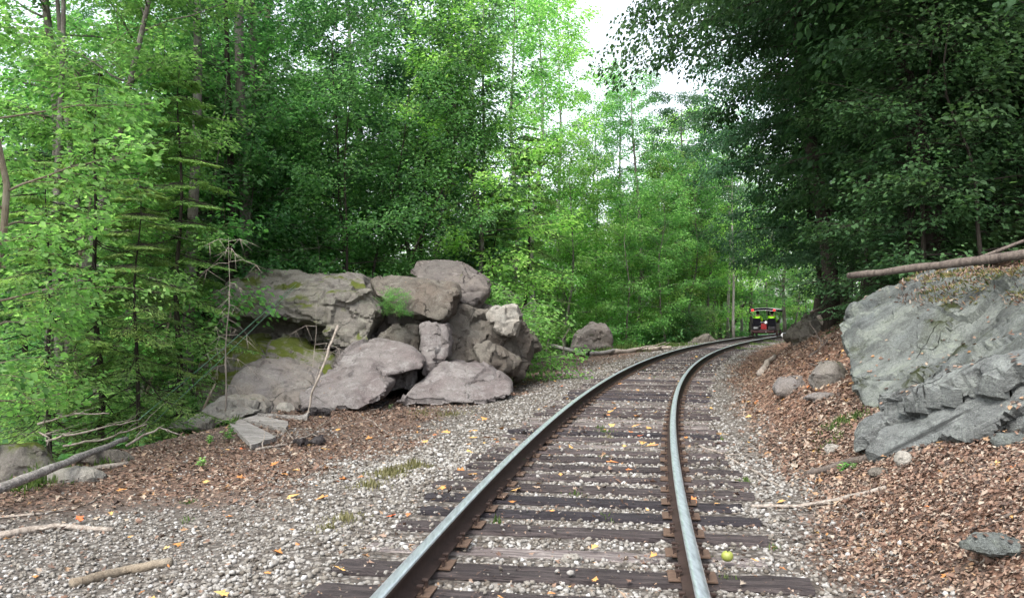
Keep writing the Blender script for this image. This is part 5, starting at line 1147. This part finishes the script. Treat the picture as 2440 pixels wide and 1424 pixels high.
part('axle', lambda bm: (bm_cyl(bm, (-.7, .35, .2), (.7, .35, .2), .03),), RUST); part('axle', lambda bm: (bm_cyl(bm, (-.7, 1.65, .2), (.7, 1.65, .2), .03),), RUST)
def roof(bm):
    n = 14; rows = []
    for yy in (-.12, 2.05):
        for dz in (0, .025):
            rows.append([bm.verts.new((-.80 + 1.6 * i / n, yy, 1.625 + .11 * (1 - (2 * i / n - 1) ** 2) + dz)) for i in range(n + 1)])
    a, b_, c, d = rows
    for i in range(n):
        for p, q in ((a, c), (b_, d), (a, b_), (c, d)): bm.faces.new((p[i], p[i + 1], q[i + 1], q[i]))
    for i in (0, n): bm.faces.new((a[i], b_[i], d[i], c[i]))
rf = part('roof', roof, mat_plain('grey_roof_paint', (0.28, 0.28, 0.29), .6))
def vcurve(z0, z1, y0, y1):
    def f(bm):
        n = 14; R = []
        for yy in (y0, y1):
            for lo in (0, 1):
                R.append([bm.verts.new((-.79 + 1.58 * i / n, yy, (1.515 + .085 * (1 - (2 * i / n - 1) ** 2) if not lo else 1.622 + .11 * (1 - (2 * i / n - 1) ** 2)) + (z0 if not lo else z1))) for i in range(n + 1)])
        a, b_, c, d = R
        for i in range(n):
            for p, q in ((a, b_), (c, d), (a, c), (b_, d)): bm.faces.new((p[i], p[i + 1], q[i + 1], q[i]))
        for i in (0, n): bm.faces.new((a[i], b_[i], d[i], c[i]))
    return f
part('valance', vcurve(0, -.003, -.10, -.085), CANVAS, rf)
def hem(bm):
    for i in range(12):
        z = lambda u: 1.512 + .085 * (1 - u * u); u0, u1 = -.98 + 1.96 * i / 12, -.98 + 1.96 * (i + 1) / 12
        bm_cyl(bm, (.79 * u0, -.105, z(u0)), (.79 * u1, -.105, z(u1)), .009, seg=6)
part('hem', hem, WHITE, rf)
part('side_valance', lambda bm: B(bm, .785, .795, -.08, 2.0, 1.50, 1.62, .002), CANVAS, rf)
part('engine_cover', lambda bm: B(bm, -.17, .17, .0, .55, .42, .78, .02), RED)
part('engine_cover_rail', lambda bm: bm_cyl(bm, (-.2, -.02, .86), (.2, -.02, .86), .013), CHROME)
part('dashboard', lambda bm: B(bm, -.66, .66, 1.55, 1.62, .42, 1.0), DRED)
part('windscreen_post', lambda bm: B(bm, -.06, .06, 1.62, 1.68, 1.0, 1.6), PAINT)
part('number_plate', lambda bm: B(bm, -.60, -.36, -.075, -.062, .46, .56, .004), CHROME)
part('exhaust', lambda bm: bm_cyl(bm, (.15, -.12, .27), (.15, .4, .27), .035), CHROME)
part('reflector', lambda bm: bm_cyl(bm, (-.2, -.08, .62), (-.2, -.062, .62), .03), CHROME)
part('fuel_can', lambda bm: (B(bm, .06, .2, -.05, .1, .78, .92, .02), bm_cyl(bm, (.13, .02, .92), (.13, .02, .96), .02)), WHITE)
def person(x, y, label, turn):
    P = empty('person', (0, 0, 0), label=label, cat='person', group='riders in the rail car')
    J = [(0, 0, .78), (0, -.02, .95), (0, -.03, 1.12), (0, -.02, 1.25), (0, 0, 1.33), (0, .01, 1.43), (0, .01, 1.5),
         (-.1, .05, .78), (-.12, .42, .80), (-.12, .50, .48), (-.12, .6, .44), (.1, .05, .78), (.12, .42, .80), (.12, .50, .48), (.12, .6, .44),
         (-.17, -.02, 1.21), (-.24, .06, .98), (-.16, .28, .90), (-.14, .35, .90), (.17, -.02, 1.21), (.24, .06, .98), (.16, .28, .90), (.14, .35, .90)]
    Rr = [.14, .13, .14, .10, .05, .085, .07, .09, .07, .05, .04, .09, .07, .05, .04, .065, .05, .038, .03, .065, .05, .038, .03]
    E = [(0, 1), (1, 2), (2, 3), (3, 4), (4, 5), (5, 6), (0, 7), (7, 8), (8, 9), (9, 10), (0, 11), (11, 12), (12, 13), (13, 14), (3, 15), (15, 16), (16, 17), (17, 18), (3, 19), (19, 20), (20, 21), (21, 22)]
    def skin(name, idx, edges, grow_, mat, zmax=9, parent=None):
        m = bpy.data.meshes.new(name); mp = {k: i for i, k in enumerate(idx)}
        m.from_pydata([J[k] for k in idx], [(mp[a], mp[b_]) for a, b_ in edges], []); o = bpy.data.objects.new('t', m); COL.objects.link(o)
        md = o.modifiers.new('s', 'SKIN'); sv = m.skin_vertices[0].data
        for k in idx: sv[mp[k]].radius = (Rr[k] + grow_,) * 2
        sv[0].use_root = True; o.modifiers.new('d', 'SUBSURF').levels = 2; o.modifiers['d'].render_levels = 2
        me = bpy.data.meshes.new_from_object(o.evaluated_get(bpy.context.evaluated_depsgraph_get())); bpy.data.objects.remove(o); me.name = name
        for p in me.polygons: p.use_smooth = True
        return linkmesh(name, me, parent, [mat])
    body = skin('body', list(range(23)), E, 0, SKIN, parent=P)
    skin('jacket', [0, 1, 2, 3, 15, 16, 17, 19, 20, 21], [(0, 1), (1, 2), (2, 3), (3, 15), (15, 16), (16, 17), (3, 19), (19, 20), (20, 21)], .025, NEON, parent=P)
    skin('trousers', [0, 7, 8, 9, 11, 12, 13], [(0, 7), (7, 8), (8, 9), (0, 11), (11, 12), (12, 13)], .018, JEANS, parent=P)
    bm = bmesh.new(); bmesh.ops.create_uvsphere(bm, u_segments=18, v_segments=12, radius=.108)
    for v in bm.verts: v.co.z *= 1.08; v.co.y -= .012
    for v in [v for v in bm.verts if v.co.y > .045 and v.co.z < .05]: v.co.y = .045
    o = linkmesh('hair', bmmesh('hair', bm, True), P, [HAIR]); o.location = (0, -.005, 1.46)
    P.location = Matrix.Rotation(-th, 3, 'Z') @ Vector((x, y, 0)) + car.location + Vector((0, 0, .0)); P.rotation_euler = (0, 0, -th + turn); return P
person(-.42, .33, 'rider in a neon green jacket on the left seat of the rail car', 0.05)
person(.44, .33, 'rider in a neon green jacket on the right seat of the rail car', -0.05)
# pale flag on a stake beside the track
g = at(1865, 49.5)
fl = empty('marker_sign', g, label='small pale marker board on a thin stake right of the rail car', cat='marker')
bm = bmesh.new(); bm_box(bm, Vector((0, 0, .30)), (.2, .012, .2), rot=Matrix.Rotation(.7, 3, 'Y'), bevel=.003); linkmesh('board', bmmesh('board', bm), fl, [WHITE])
bm = bmesh.new(); bm_cyl(bm, (0, .015, -.1), (0, .015, .32), .008); linkmesh('stake', bmmesh('stake', bm), fl, [DEAD_WOOD])
